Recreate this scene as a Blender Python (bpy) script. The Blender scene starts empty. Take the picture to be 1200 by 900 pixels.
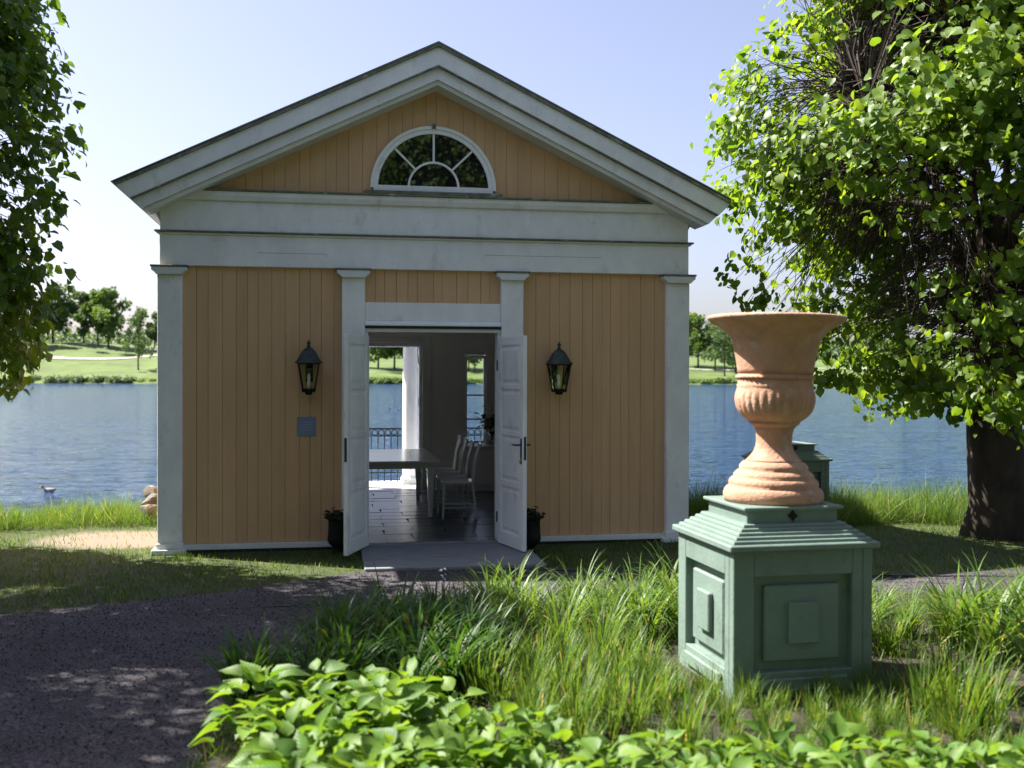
import bpy, bmesh, math, random
import numpy as np
from mathutils import Matrix, Vector
sc = bpy.context.scene
C = sc.collection
R = math.radians
rng = np.random.default_rng(11)
random.seed(5)

# ------------------------------------------------------------------ camera
H = 1.7
cam = bpy.data.cameras.new('camera'); camo = bpy.data.objects.new('camera', cam); C.objects.link(camo)
cam.sensor_width = 36; cam.lens = 37.5; cam.clip_end = 5000; cam.clip_start = .05
PITCH = math.atan(10/1250); ROLL = .0024
camo.matrix_world = Matrix.Translation((0, 0, H)) @ Matrix.Rotation(math.pi/2-PITCH, 4, 'X') @ Matrix.Rotation(ROLL, 4, 'Z')
cam.dof.use_dof = True; cam.dof.focus_distance = 10.3; cam.dof.aperture_fstop = 2.2
sc.camera = camo
# ------------------------------------------------------------------ world, sun, exposure
SUN = Vector((-.79, .285, 1)).normalized()
w = bpy.data.worlds.new('World'); sc.world = w; w.use_nodes = True
nt = w.node_tree
sky = nt.nodes.new('ShaderNodeTexSky'); sky.sky_type = 'NISHITA'; sky.sun_disc = False
sky.sun_elevation = math.asin(SUN.z); sky.sun_rotation = math.atan2(SUN.x, SUN.y)
sky.air_density = 1.0; sky.dust_density = 2.0; sky.ozone_density = 2.0
bg = nt.nodes['Background']; bg.inputs[1].default_value = .062
hs = nt.nodes.new('ShaderNodeHueSaturation'); hs.inputs['Saturation'].default_value = .8; nt.links.new(sky.outputs[0], hs.inputs['Color'])
tn_ = nt.nodes.new('ShaderNodeMix'); tn_.data_type = 'RGBA'; tn_.blend_type = 'MULTIPLY'; tn_.inputs[0].default_value = 1; nt.links.new(hs.outputs[0], tn_.inputs[6]); tn_.inputs[7].default_value = (1.03, .955, 1.05, 1)
nt.links.new(tn_.outputs[2], bg.inputs[0])
sl = bpy.data.lights.new('sun', 'SUN'); sl.energy = 5.0; sl.angle = R(.53); sl.color = (1, .95, .87)
so = bpy.data.objects.new('sun', sl); C.objects.link(so)
so.rotation_euler = SUN.to_track_quat('Z', 'Y').to_euler(); so.location = (-20, 10, 30)
vs = sc.view_settings; vs.view_transform = 'Standard'; vs.look = 'None'; vs.gamma = 1; vs.exposure = 1.75; vs.use_curve_mapping = False

# ------------------------------------------------------------------ pixel helpers (photo pixels 1200x900)
def ray(x, y):
    X = (x-600)/1250; Y = -(y-450)/1250
    X2 = X*math.cos(ROLL)-Y*math.sin(ROLL); Y2 = X*math.sin(ROLL)+Y*math.cos(ROLL)
    return Vector((X2, math.cos(PITCH)+Y2*math.sin(PITCH), -math.sin(PITCH)+Y2*math.cos(PITCH)))
def at(x, y, Y):
    d = ray(x, y); return Vector((0, 0, H))+d*(Y/d.y)
def gr(x, y, z=0.):
    d = ray(x, y); return Vector((0, 0, H))+d*((z-H)/d.z)

# ------------------------------------------------------------------ mesh helpers
class MB:
    def __init__(s): s.v = []; s.f = []
    def add(s, vs, fs):
        o = len(s.v); s.v += [tuple(p) for p in vs]; s.f += [tuple(i+o for i in f) for f in fs]; return s
    def box(s, x0, x1, y0, y1, z0, z1):
        return s.add([(x0,y0,z0),(x1,y0,z0),(x1,y1,z0),(x0,y1,z0),(x0,y0,z1),(x1,y0,z1),(x1,y1,z1),(x0,y1,z1)],
                     [(3,2,1,0),(4,5,6,7),(0,1,5,4),(1,2,6,5),(2,3,7,6),(3,0,4,7)])
    def prism(s, poly, a, b, axis='y'):
        n = len(poly)
        if axis == 'y': vs = [(p[0], a, p[1]) for p in poly]+[(p[0], b, p[1]) for p in poly]
        elif axis == 'x': vs = [(a, p[0], p[1]) for p in poly]+[(b, p[0], p[1]) for p in poly]
        else: vs = [(p[0], p[1], a) for p in poly]+[(p[0], p[1], b) for p in poly]
        return s.add(vs, [tuple(range(n)), tuple(range(2*n-1, n-1, -1))]+[(i+n, (i+1) % n+n, (i+1) % n, i) for i in range(n)])
    def frus(s, cx, cy, z0, a0, b0, z1, a1, b1):
        return s.add([(cx-a0,cy-b0,z0),(cx+a0,cy-b0,z0),(cx+a0,cy+b0,z0),(cx-a0,cy+b0,z0),(cx-a1,cy-b1,z1),(cx+a1,cy-b1,z1),(cx+a1,cy+b1,z1),(cx-a1,cy+b1,z1)],
                     [(3,2,1,0),(4,5,6,7),(0,1,5,4),(1,2,6,5),(2,3,7,6),(3,0,4,7)])
    def tube(s, pts, rad, n=6, cap=True):
        pts = [Vector(p) for p in pts]
        if not hasattr(rad, '__len__'): rad = [rad]*len(pts)
        o = len(s.v); up = None
        for i, p in enumerate(pts):
            d = (pts[min(i+1, len(pts)-1)]-pts[max(i-1, 0)]).normalized()
            if up is None: up = d.orthogonal().normalized()
            else:
                up = up-d*up.dot(d); up = up.normalized() if up.length > 1e-6 else d.orthogonal().normalized()
            q = d.cross(up)
            for k in range(n):
                a = 2*math.pi*k/n; s.v.append(tuple(p+(up*math.cos(a)+q*math.sin(a))*rad[i]))
        for i in range(len(pts)-1):
            for k in range(n):
                s.f.append((o+i*n+k, o+i*n+(k+1) % n, o+(i+1)*n+(k+1) % n, o+(i+1)*n+k))
        if cap:
            s.f.append(tuple(o+k for k in range(n-1, -1, -1))); s.f.append(tuple(o+(len(pts)-1)*n+k for k in range(n)))
        return s
    def lathe(s, prof, n=32, cx=0, cy=0, fn=None):
        o = len(s.v)
        for (r, z) in prof:
            for k in range(n):
                a = 2*math.pi*k/n; rr = fn(r, z, a) if fn else r
                s.v.append((cx+rr*math.cos(a), cy+rr*math.sin(a), z))
        for i in range(len(prof)-1):
            for k in range(n):
                s.f.append((o+i*n+k, o+i*n+(k+1) % n, o+(i+1)*n+(k+1) % n, o+(i+1)*n+k))
        s.f.append(tuple(o+k for k in range(n-1, -1, -1))); s.f.append(tuple(o+(len(prof)-1)*n+k for k in range(n)))
        return s
    def mesh(s, name, mat=None, smooth=False):
        m = bpy.data.meshes.new(name); m.from_pydata(s.v, [], s.f)
        if smooth: m.polygons.foreach_set('use_smooth', [True]*len(m.polygons))
        if mat: m.materials.append(mat)
        m.update(); return m
def ob(name, data, parent=None, loc=(0,0,0), rot=(0,0,0), scale=(1,1,1)):
    o = bpy.data.objects.new(name, data); C.objects.link(o); o.parent = parent
    o.location = loc; o.rotation_euler = rot; o.scale = scale; return o
def mk(name, mb, mat, parent=None, loc=(0,0,0), rot=(0,0,0), smooth=False, bevel=0, auto=None):
    me = mb.mesh(name, mat, smooth)
    bm = bmesh.new(); bm.from_mesh(me); bmesh.ops.recalc_face_normals(bm, faces=bm.faces); bm.to_mesh(me); bm.free()
    o = ob(name, me, parent, loc, rot)
    if auto: me.set_sharp_from_angle(angle=R(auto))
    if bevel:
        b = o.modifiers.new('bevel', 'BEVEL'); b.width = bevel; b.segments = 1; b.limit_method = 'ANGLE'; b.angle_limit = R(40)
    return o
def tag(o, label=None, cat=None, group=None, kind=None):
    if label: o['label'] = label
    if cat: o['category'] = cat
    if group: o['group'] = group
    if kind: o['kind'] = kind
    return o
def thing(name, label, cat, loc=(0,0,0), rz=0, group=None):
    o = ob(name, None, None, loc, (0,0,rz)); o.empty_display_size = .1
    return tag(o, label, cat, group)
def copy_tree(o, parent=None):
    c = o.copy(); C.objects.link(c); c.parent = parent
    for ch in list(o.children): copy_tree(ch, c)
    return c

# ------------------------------------------------------------------ materials
def pmat(name, col, rough=.6, var=.2, ns=4., bump=0., bs=40., objr=0., spec=.4, col2=None, thr=.62, ds=3., stretch=(1,1,1), metal=0., soft=.12):
    m = bpy.data.materials.new(name); m.use_nodes = True; t = m.node_tree; N = t.nodes.new; L = t.links.new
    b = t.nodes['Principled BSDF']; b.inputs['Roughness'].default_value = rough; b.inputs['Specular IOR Level'].default_value = spec; b.inputs['Metallic'].default_value = metal
    tc = N('ShaderNodeNewGeometry'); mp = N('ShaderNodeMapping'); mp.inputs['Scale'].default_value = stretch; L(tc.outputs['Position'], mp.inputs[0])
    n = N('ShaderNodeTexNoise'); n.inputs['Scale'].default_value = ns; n.inputs['Detail'].default_value = 6; n.inputs['Roughness'].default_value = .65; L(mp.outputs[0], n.inputs[0])
    mr = N('ShaderNodeMapRange'); mr.inputs['From Min'].default_value = .3; mr.inputs['From Max'].default_value = .7; mr.inputs['To Min'].default_value = 1-var; mr.inputs['To Max'].default_value = 1+var; L(n.outputs[0], mr.inputs[0])
    val = mr.outputs[0]
    if objr:
        oi = N('ShaderNodeObjectInfo'); m2 = N('ShaderNodeMapRange'); m2.inputs['To Min'].default_value = 1-objr; m2.inputs['To Max'].default_value = 1+objr; L(oi.outputs['Random'], m2.inputs[0])
        mu = N('ShaderNodeMath'); mu.operation = 'MULTIPLY'; L(val, mu.inputs[0]); L(m2.outputs[0], mu.inputs[1]); val = mu.outputs[0]
    hv = N('ShaderNodeVectorMath'); hv.operation = 'SCALE'; hv.inputs[0].default_value = col[:3]; L(val, hv.inputs['Scale'])
    out = hv.outputs[0]
    if col2:
        n2 = N('ShaderNodeTexNoise'); n2.inputs['Scale'].default_value = ds; n2.inputs['Detail'].default_value = 8; n2.inputs['Roughness'].default_value = .7; L(mp.outputs[0], n2.inputs[0])
        r2 = N('ShaderNodeMapRange'); r2.inputs['From Min'].default_value = thr; r2.inputs['From Max'].default_value = thr+soft; L(n2.outputs[0], r2.inputs[0])
        mx = N('ShaderNodeMix'); mx.data_type = 'RGBA'; L(r2.outputs[0], mx.inputs[0]); L(out, mx.inputs[6]); mx.inputs[7].default_value = (*col2, 1); out = mx.outputs[2]
    L(out, b.inputs['Base Color'])
    if bump:
        n3 = N('ShaderNodeTexNoise'); n3.inputs['Scale'].default_value = bs; n3.inputs['Detail'].default_value = 5; L(mp.outputs[0], n3.inputs[0])
        bp = N('ShaderNodeBump'); bp.inputs['Strength'].default_value = bump; bp.inputs['Distance'].default_value = .01; L(n3.outputs[0], bp.inputs['Height']); L(bp.outputs[0], b.inputs['Normal'])
    return m
def leafmat(name, c1, c2, trans=.45, rough=.45, attr=True, dry=None, vein=False):
    m = bpy.data.materials.new(name); m.use_nodes = True; t = m.node_tree; N = t.nodes.new; L = t.links.new
    b = t.nodes['Principled BSDF']; b.inputs['Roughness'].default_value = rough; b.inputs['Specular IOR Level'].default_value = .35
    if attr: a = N('ShaderNodeAttribute'); a.attribute_name = 'tint'; f = a.outputs['Fac']
    else: a = N('ShaderNodeObjectInfo'); f = a.outputs['Random']
    mx = N('ShaderNodeMix'); mx.data_type = 'RGBA'; L(f, mx.inputs[0]); mx.inputs[6].default_value = (*c1, 1); mx.inputs[7].default_value = (*c2, 1)
    if dry:
        rmp = N('ShaderNodeMapRange'); rmp.inputs['From Min'].default_value = .985; rmp.inputs['From Max'].default_value = .995; L(f, rmp.inputs[0])
        m0 = mx; mx = N('ShaderNodeMix'); mx.data_type = 'RGBA'; L(rmp.outputs[0], mx.inputs[0]); L(m0.outputs[2], mx.inputs[6]); mx.inputs[7].default_value = (*dry, 1)
    if vein:
        tc = N('ShaderNodeTexCoord'); sp = N('ShaderNodeSeparateXYZ'); L(tc.outputs['Object'], sp.inputs[0])
        def ma(op, a, bb=0.):
            q_ = N('ShaderNodeMath'); q_.operation = op
            for k_, v_ in enumerate((a, bb)):
                if hasattr(v_, 'links'): L(v_, q_.inputs[k_])
                else: q_.inputs[k_].default_value = v_
            return q_.outputs[0]
        ph = ma('ADD', ma('MULTIPLY', sp.outputs[1], 44.), ma('MULTIPLY', ma('ABSOLUTE', sp.outputs[0]), -56.)); wv = ma('SINE', ph)
        bp = N('ShaderNodeBump'); bp.inputs['Strength'].default_value = .15; bp.inputs['Distance'].default_value = .004; L(wv, bp.inputs['Height']); L(bp.outputs[0], b.inputs['Normal'])
        nz = N('ShaderNodeTexNoise'); nz.inputs['Scale'].default_value = 22; g_ = N('ShaderNodeNewGeometry'); L(g_.outputs[0], nz.inputs[0])
        vl = ma('ADD', ma('MULTIPLY', wv, .05), ma('ADD', ma('MULTIPLY', nz.outputs[0], .7), .62))
        m0 = mx; mx = N('ShaderNodeMix'); mx.data_type = 'RGBA'; mx.blend_type = 'MULTIPLY'; mx.inputs[0].default_value = 1; L(m0.outputs[2], mx.inputs[6]); L(vl, mx.inputs[7])
    L(mx.outputs[2], b.inputs['Base Color'])
    tr = N('ShaderNodeBsdfTranslucent'); sv = N('ShaderNodeMix'); sv.data_type = 'RGBA'; sv.blend_type = 'MULTIPLY'; sv.inputs[0].default_value = 1
    L(mx.outputs[2], sv.inputs[6]); sv.inputs[7].default_value = (2.1, 1.9, .7, 1); L(sv.outputs[2], tr.inputs[0])
    ms = N('ShaderNodeMixShader'); ms.inputs[0].default_value = trans; L(b.outputs[0], ms.inputs[1]); L(tr.outputs[0], ms.inputs[2])
    L(ms.outputs[0], t.nodes['Material Output'].inputs[0]); return m
def glassmat(name, tint=(.9,.95,.95), rough=.02):
    m = bpy.data.materials.new(name); m.use_nodes = True; b = m.node_tree.nodes['Principled BSDF']
    b.inputs['Base Color'].default_value = (*tint, 1); b.inputs['Roughness'].default_value = rough; b.inputs['Transmission Weight'].default_value = 1; b.inputs['IOR'].default_value = 1.45
    return m
M = {}
M['ochre'] = pmat('ochre_paint', (.60, .38, .205), .72, .07, 2.5, .2, 60, objr=.05, stretch=(4,4,.5), col2=(.46,.29,.165), thr=.63, ds=2)
M['white'] = pmat('white_paint', (.80, .81, .81), .58, .09, 3, .3, 50, objr=.04, col2=(.33,.33,.28), thr=.575, ds=3.5, soft=.3, stretch=(1.3,1.3,.8))
M['whitew'] = pmat('weathered_white_paint', (.68, .70, .68), .6, .10, 3, .25, 50, col2=(.22,.22,.17), thr=.60, ds=3.5, soft=.25)
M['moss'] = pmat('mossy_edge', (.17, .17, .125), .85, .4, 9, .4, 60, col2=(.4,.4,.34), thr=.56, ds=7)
M['roof'] = pmat('roof_sheet', (.16, .17, .16), .6, .2, 4, .1, 30)
M['inner'] = pmat('interior_paint', (.66, .65, .61), .7, .05, 2, .1, 40)
M['floor'] = pmat('floor_slab', (.07, .075, .085), .3, .25, 6, .15, 30, objr=.22)
M['plat'] = pmat('platform_board', (.20, .21, .22), .7, .2, 5, .3, 50, objr=.06, stretch=(1,5,1))
M['furn'] = pmat('furniture_paint', (.60, .61, .60), .2, .05, 4)
M['black'] = pmat('black_iron', (.010, .010, .011), .6, .3, 20, .15, 90, spec=.2)
M['verdi'] = pmat('dark_verdigris', (.03, .04, .034), .55, .4, 18, .2, 80, col2=(.06,.09,.075), thr=.55, ds=14)
M['brass'] = pmat('brass', (.55, .38, .12), .3, .1, 20, metal=1)
M['plaque'] = pmat('plaque', (.17, .23, .37), .45, .06, 8)
M['plaqtext'] = pmat('plaque_lettering', (.36, .40, .47), .5, .05, 8)
M['ped'] = pmat('green_pedestal_paint', (.155, .215, .185), .55, .12, 3, .3, 45, col2=(.105,.14,.115), thr=.57, ds=5, soft=.2)
M['terra'] = pmat('terracotta', (.44, .245, .16), .85, .2, 7, .5, 55, col2=(.49,.36,.28), thr=.53, ds=6, soft=.15)
M['stone'] = pmat('stone', (.16, .14, .115), .9, .5, 9, .9, 25, objr=.2)
M['glass'] = glassmat('window_glass')
M['lglass'] = pmat('frosted_glass', (.30, .29, .27), .15, .05, 5, spec=.6)
M['bulb'] = pmat('candle_bulb', (.8, .78, .7), .4, .02)
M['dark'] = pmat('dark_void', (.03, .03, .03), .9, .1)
M['soil'] = pmat('soil', (.035, .028, .021), .95, .4, 8, .9, 30, col2=(.06,.047,.033), thr=.58, ds=20)
M['bark'] = pmat('bark', (.05, .04, .03), .9, .5, 7, 1., 14, stretch=(1,1,.35))
M['twig'] = pmat('twig_bark', (.055, .042, .034), .85, .3, 9)
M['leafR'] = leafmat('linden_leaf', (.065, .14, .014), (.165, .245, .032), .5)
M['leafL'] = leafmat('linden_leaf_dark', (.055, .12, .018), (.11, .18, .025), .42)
M['hosta'] = leafmat('hosta_leaf', (.065, .15, .022), (.155, .255, .036), .38, .5, attr=False, vein=True)
M['blade'] = leafmat('daylily_blade', (.05, .12, .02), (.15, .225, .045), .4, .45, dry=(.30, .25, .12))
M['blade2'] = leafmat('lily_blade', (.03, .085, .018), (.06, .13, .025), .35, .45, dry=(.2, .17, .08))
M['grass'] = leafmat('grass_blade', (.04, .09, .014), (.11, .17, .03), .4, .5, dry=(.3, .26, .14))
M['tallgrass'] = leafmat('bank_grass_blade', (.05, .125, .025), (.15, .22, .055), .4, .5, dry=(.38, .33, .18))
M['farleaf'] = leafmat('far_leaf', (.06, .12, .03), (.12, .19, .055), .35, .6)  # leaf green lightened in place of distance haze
M['farleafd'] = leafmat('far_leaf_dark', (.05, .095, .04), (.09, .145, .06), .3, .6)
M['petal'] = pmat('white_petal', (.8, .8, .82), .5, .03)
M['pot'] = leafmat('pot_plant_leaf', (.012, .022, .012), (.03, .045, .02), .3)

# ================================================================== setting: ground
def smooth(a, b, x):
    t = np.clip((x-a)/(b-a), 0, 1); return t*t*(3-2*t)
def bankY(X):
    left = 12.25+.25*np.sin(X*1.3)
    right = 15.7-1.6*smooth(4.4, 6.5, X)+.15*np.sin(X*2.1)
    k = smooth(-3.2, 2.0, X)
    return left*(1-k)+right*k
def gz(X, Y):
    X = np.asarray(X, float); Y = np.asarray(Y, float)
    b = bankY(X); k = smooth(-3.2, 2, X)
    z = -.055*np.clip(Y-11.2, 0, 5)*k
    z = z+.05*smooth(-1.2, -.4, Y-b)*(1-k)
    return z-2.2*smooth(0, 2.4, Y-b)
xs = np.concatenate([np.linspace(-300, -14, 20), np.arange(-13.5, 13.6, .3), np.linspace(14, 300, 20)])
ys = np.concatenate([np.linspace(-300, -14, 16), np.arange(-13, 9, 1.), np.arange(9, 19.1, .25)])
XX, YY = np.meshgrid(xs, ys); ZZ = gz(XX, YY)
def gridmesh(name, XX, YY, ZZ, mat):
    ny, nx = XX.shape; me = bpy.data.meshes.new(name)
    i = np.arange(nx*ny).reshape(ny, nx)
    f = np.stack([i[:-1,:-1], i[:-1,1:], i[1:,1:], i[1:,:-1]], -1).reshape(-1, 4)
    me.from_pydata(np.stack([XX, YY, ZZ], -1).reshape(-1, 3).tolist(), [], f.tolist())
    me.polygons.foreach_set('use_smooth', [True]*len(me.polygons)); me.materials.append(mat); me.update(); return me
def ground_mat():
    m = pmat('ground_turf', (.045, .062, .018), .95, .35, 3, .7, 25, col2=(.07,.06,.035), thr=.57, ds=4)
    t = m.node_tree; N = t.nodes.new; L = t.links.new; b = t.nodes['Principled BSDF']
    src = b.inputs['Base Color'].links[0].from_socket
    g = N('ShaderNodeNewGeometry'); sp = N('ShaderNodeSeparateXYZ'); L(g.outputs[0], sp.inputs[0])
    def ma(op, a, bb):
        n = N('ShaderNodeMath'); n.operation = op
        for k, v in enumerate((a, bb)):
            if hasattr(v, 'links'): L(v, n.inputs[k])
            else: n.inputs[k].default_value = v
        return n.outputs[0]
    dx = ma('DIVIDE', ma('SUBTRACT', sp.outputs[0], -3.95), .95); dy = ma('DIVIDE', ma('SUBTRACT', sp.outputs[1], 10.95), .58)
    d = ma('ADD', ma('MULTIPLY', dx, dx), ma('MULTIPLY', dy, dy))
    n = N('ShaderNodeTexNoise'); n.inputs['Scale'].default_value = 3.5; n.inputs['Detail'].default_value = 5
    d2 = ma('ADD', d, ma('MULTIPLY', ma('SUBTRACT', n.outputs[0], .5), 2.2))
    mr = N('ShaderNodeMapRange'); mr.inputs['From Min'].default_value = 1.15; mr.inputs['From Max'].default_value = .6; L(d2, mr.inputs[0])
    mx = N('ShaderNodeMix'); mx.data_type = 'RGBA'; L(mr.outputs[0], mx.inputs[0]); L(src, mx.inputs[6])
    n5 = N('ShaderNodeTexNoise'); n5.inputs['Scale'].default_value = 30; cr = N('ShaderNodeMix'); cr.data_type = 'RGBA'; cr.inputs[6].default_value = (.13,.105,.07,1); cr.inputs[7].default_value = (.25,.205,.155,1); L(n5.outputs[0], cr.inputs[0])
    L(cr.outputs[2], mx.inputs[7]); L(mx.outputs[2], b.inputs['Base Color']); return m
tag(ob('ground', gridmesh('ground', XX, YY, ZZ, ground_mat())), kind='structure')
def sand(X, Y): return ((X+3.95)/.95)**2+((Y-10.95)/.58)**2

# gravel path
def gravel_mat():
    m = bpy.data.materials.new('gravel'); m.use_nodes = True; t = m.node_tree; N = t.nodes.new; L = t.links.new; b = t.nodes['Principled BSDF']; b.inputs['Roughness'].default_value = .9; b.inputs['Specular IOR Level'].default_value = .25
    g = N('ShaderNodeNewGeometry'); v = N('ShaderNodeTexVoronoi'); v.inputs['Scale'].default_value = 95; L(g.outputs[0], v.inputs[0])
    cr = N('ShaderNodeValToRGB'); cr.color_ramp.elements[0].color = (.018,.0165,.021,1); cr.color_ramp.elements[1].color = (.125,.112,.12,1); sp = N('ShaderNodeSeparateColor'); L(v.outputs['Color'], sp.inputs[0]); L(sp.outputs[0], cr.inputs[0])
    n = N('ShaderNodeTexNoise'); n.inputs['Scale'].default_value = 1.6; n.inputs['Detail'].default_value = 6; L(g.outputs[0], n.inputs[0])
    mr = N('ShaderNodeMapRange'); mr.inputs['From Min'].default_value = .3; mr.inputs['From Max'].default_value = .7; mr.inputs['To Min'].default_value = .75; mr.inputs['To Max'].default_value = 1.25; L(n.outputs[0], mr.inputs[0])
    sc_ = N('ShaderNodeVectorMath'); sc_.operation = 'SCALE'; L(cr.outputs[0], sc_.inputs[0]); L(mr.outputs[0], sc_.inputs['Scale']); L(sc_.outputs[0], b.inputs['Base Color'])
    bp = N('ShaderNodeBump'); bp.inputs['Strength'].default_value = .9; bp.inputs['Distance'].default_value = .012; bp.invert = True; ng = N('ShaderNodeTexNoise'); ng.inputs['Scale'].default_value = 110; ng.inputs['Detail'].default_value = 2; L(g.outputs[0], ng.inputs[0]); L(ng.outputs[0], bp.inputs['Height']); L(bp.outputs[0], b.inputs['Normal']); return m
M['gravel'] = gravel_mat()
upper = [(-30,-4),(-12,4.2),(-6,6.35),(-3.59,7.48),(-2.03,8.46),(-1.55,8.95),(-1.31,9.17),(0.4,9.42),(1.02,9.08),(2.1,9.05),(3.2,9.07),(4.51,9.37),(7,10.0),(14,11.2),(30,11.5)]
lower = [(-3.0,-14),(-1.4,2.5),(-1.33,4.2),(-1.45,5.2),(-1.3,6.3),(-.75,7.1),(-.1,7.7),(.5,8.05),(1.3,8.25),(2.1,8.3),(2.93,8.25),(4.03,8.35),(6.5,8.9),(14,10.0),(30,10.3)]
def resample(P, n):
    P = np.array(P, float); d = np.r_[0, np.cumsum(np.hypot(*np.diff(P, axis=0).T))]; t = np.linspace(0, d[-1], n)
    return np.stack([np.interp(t, d, P[:,0]), np.interp(t, d, P[:,1])], 1)
def jag(P, a):
    P = P.copy(); P[:,0] += rng.normal(0, a, len(P)); P[:,1] += rng.normal(0, a, len(P)); return P
def smoothpoly(P):
    P = np.array(P, float)
    for _ in range(2):
        Q = [P[0]]
        for a, b in zip(P[:-1], P[1:]): Q += [a*.75+b*.25, a*.25+b*.75]
        Q.append(P[-1]); P = np.array(Q)
    return P
UP = smoothpoly(upper); LO = smoothpoly(lower)
Uj = jag(resample(UP, 400), .02); Lj = jag(resample(LO, 400), .02)
pm = MB(); vs_ = []
for a, b in zip(Uj, Lj):
    for k in range(5):
        q = a*(1-k/4)+b*k/4; vs_.append((q[0], q[1], .010 if 0 < k < 4 else .006))
pm.add(vs_, [(i*5+k, i*5+k+1, (i+1)*5+k+1, (i+1)*5+k) for i in range(399) for k in range(4)])
tag(mk('path', pm, M['gravel'], smooth=True), kind='structure')
def inpoly(x, y, P):
    P = np.asarray(P); x = np.asarray(x); y = np.asarray(y); r = np.zeros(x.shape, bool); j = len(P)-1
    for i in range(len(P)):
        xi, yi = P[i]; xj, yj = P[j]
        c = ((yi > y) != (yj > y)) & (x < (xj-xi)*(y-yi)/(yj-yi+1e-12)+xi); r ^= c; j = i
    return r
PATHP = np.concatenate([UP, LO[::-1]])
# planting bed soil (mounded sheet)
BED = np.concatenate([LO[(LO[:,0] > -1.7) & (LO[:,1] > 2.4) & (LO[:,0] < 8)], [[8, 2.4]]])
bx, by = np.meshgrid(np.arange(-1.7, 8.0, .1), np.arange(2.4, 9.2, .1)); ins = inpoly(bx, by, BED)
bz = .02+.03*np.sin(bx*3.1)*np.sin(by*2.7)+rng.normal(0, .008, bx.shape); bz = np.where(ins, np.maximum(bz, .016), -.02)
tag(ob('planting_bed', gridmesh('planting_bed', bx, by, bz, M['soil'])), kind='structure')
# loose gravel stones
def scatter_leaf(tmpl_v, tmpl_f, pos, X, Y, Z, S, name, mat, tint=None):
    """instances a small template (numpy) at many places into one mesh; X,Y,Z axis vectors (N,3), S (N,)"""
    tv = np.asarray(tmpl_v, float); n = len(pos); k = len(tv)
    V = pos[:,None,:]+S[:,None,None]*(tv[None,:,0:1]*X[:,None,:]+tv[None,:,1:2]*Y[:,None,:]+tv[None,:,2:3]*Z[:,None,:])
    V = V.reshape(-1, 3)
    fl = [len(f) for f in tmpl_f]; base = np.concatenate([np.array(f) for f in tmpl_f])
    idx = (base[None,:]+(np.arange(n)*k)[:,None]).reshape(-1)
    me = bpy.data.meshes.new(name); me.vertices.add(len(V)); me.vertices.foreach_set('co', V.astype(np.float32).ravel())
    nf = len(fl)*n; starts = (np.concatenate([[0], np.cumsum(fl)[:-1]])[None,:]+(np.arange(n)*sum(fl))[:,None]).reshape(-1)
    me.loops.add(len(idx)); me.loops.foreach_set('vertex_index', idx.astype(np.int32))
    me.polygons.add(nf); me.polygons.foreach_set('loop_start', starts.astype(np.int32))
    me.polygons.foreach_set('use_smooth', np.full(nf, len(tv) > 10))
    me.update(calc_edges=True)
    if tint is not None:
        a = me.attributes.new('tint', 'FLOAT', 'FACE'); a.data.foreach_set('value', np.repeat(tint, len(fl)).astype(np.float32))
    me.materials.append(mat); me.validate(); return me
def norm(v): return v/np.maximum(np.linalg.norm(v, axis=-1, keepdims=True), 1e-9)
def frame(d, n):
    """Y along d, Z near n"""
    d = norm(d); n = norm(n-(n*d).sum(-1, keepdims=True)*d); return np.cross(d, n), d, n
px_ = rng.uniform(-6, 6, 60000); py_ = rng.uniform(3.6, 10, 60000)
ok = inpoly(px_, py_, PATHP) & (np.abs(px_/py_) < .56); px_, py_ = px_[ok][:9000], py_[ok][:9000]
n = len(px_); dd = norm(rng.normal(0, 1, (n, 3))); nn = norm(rng.normal(0, 1, (n, 3)))
octa = [(1,0,0),(-1,0,0),(0,.8,0),(0,-.8,0),(0,0,.55),(0,0,-.55)]; octf = [(0,2,4),(2,1,4),(1,3,4),(3,0,4),(2,0,5),(1,2,5),(3,1,5),(0,3,5)]
X_, Y_, Z_ = frame(dd, nn)
M['pebble'] = leafmat('pebble', (.028, .026, .03), (.2, .18, .178), 0., .85)
tag(ob('gravel_stones', scatter_leaf(octa, octf, np.stack([px_, py_, np.full(n, .014)], 1), X_, Y_, Z_, rng.uniform(.003, .009, n), 'gravel_stones', M['pebble'], rng.random(n)**1.6)),
    'loose grey gravel scattered over the curving path', 'gravel', kind='stuff')

# lake
def water_mat():
    m = bpy.data.materials.new('lake_water'); m.use_nodes = True; t = m.node_tree; N = t.nodes.new; L = t.links.new; b = t.nodes['Principled BSDF']
    b.inputs['Base Color'].default_value = (.012, .055, .17, 1); b.inputs['Roughness'].default_value = .08; b.inputs['IOR'].default_value = 1.33; b.inputs['Specular IOR Level'].default_value = .5
    g = N('ShaderNodeNewGeometry'); prev = None
    for s, st, dist in (((.06, .3, 1), 1.0, 1.4), ((.2, .75, 1), 1.0, 1.0), ((.6, 2.4, 1), 1.0, .95), ((1.8, 6.5, 1), 1.0, .4)):
        mp = N('ShaderNodeMapping'); mp.inputs['Scale'].default_value = s; mp.inputs['Rotation'].default_value = (0, 0, .12); L(g.outputs[0], mp.inputs[0])
        n = N('ShaderNodeTexNoise'); n.inputs['Scale'].default_value = 1; n.inputs['Detail'].default_value = 3; L(mp.outputs[0], n.inputs[0])
        bp = N('ShaderNodeBump'); bp.inputs['Strength'].default_value = st; bp.inputs['Distance'].default_value = dist; L(n.outputs[0], bp.inputs['Height'])
        if prev: L(prev, bp.inputs['Normal'])
        prev = bp.outputs[0]
    L(prev, b.inputs['Normal']); return m
WZ = -1.4
wm = MB().add([(-900, 9, WZ), (900, 9, WZ), (900, 420, WZ), (-900, 420, WZ)], [(0,1,2,3)])
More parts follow.
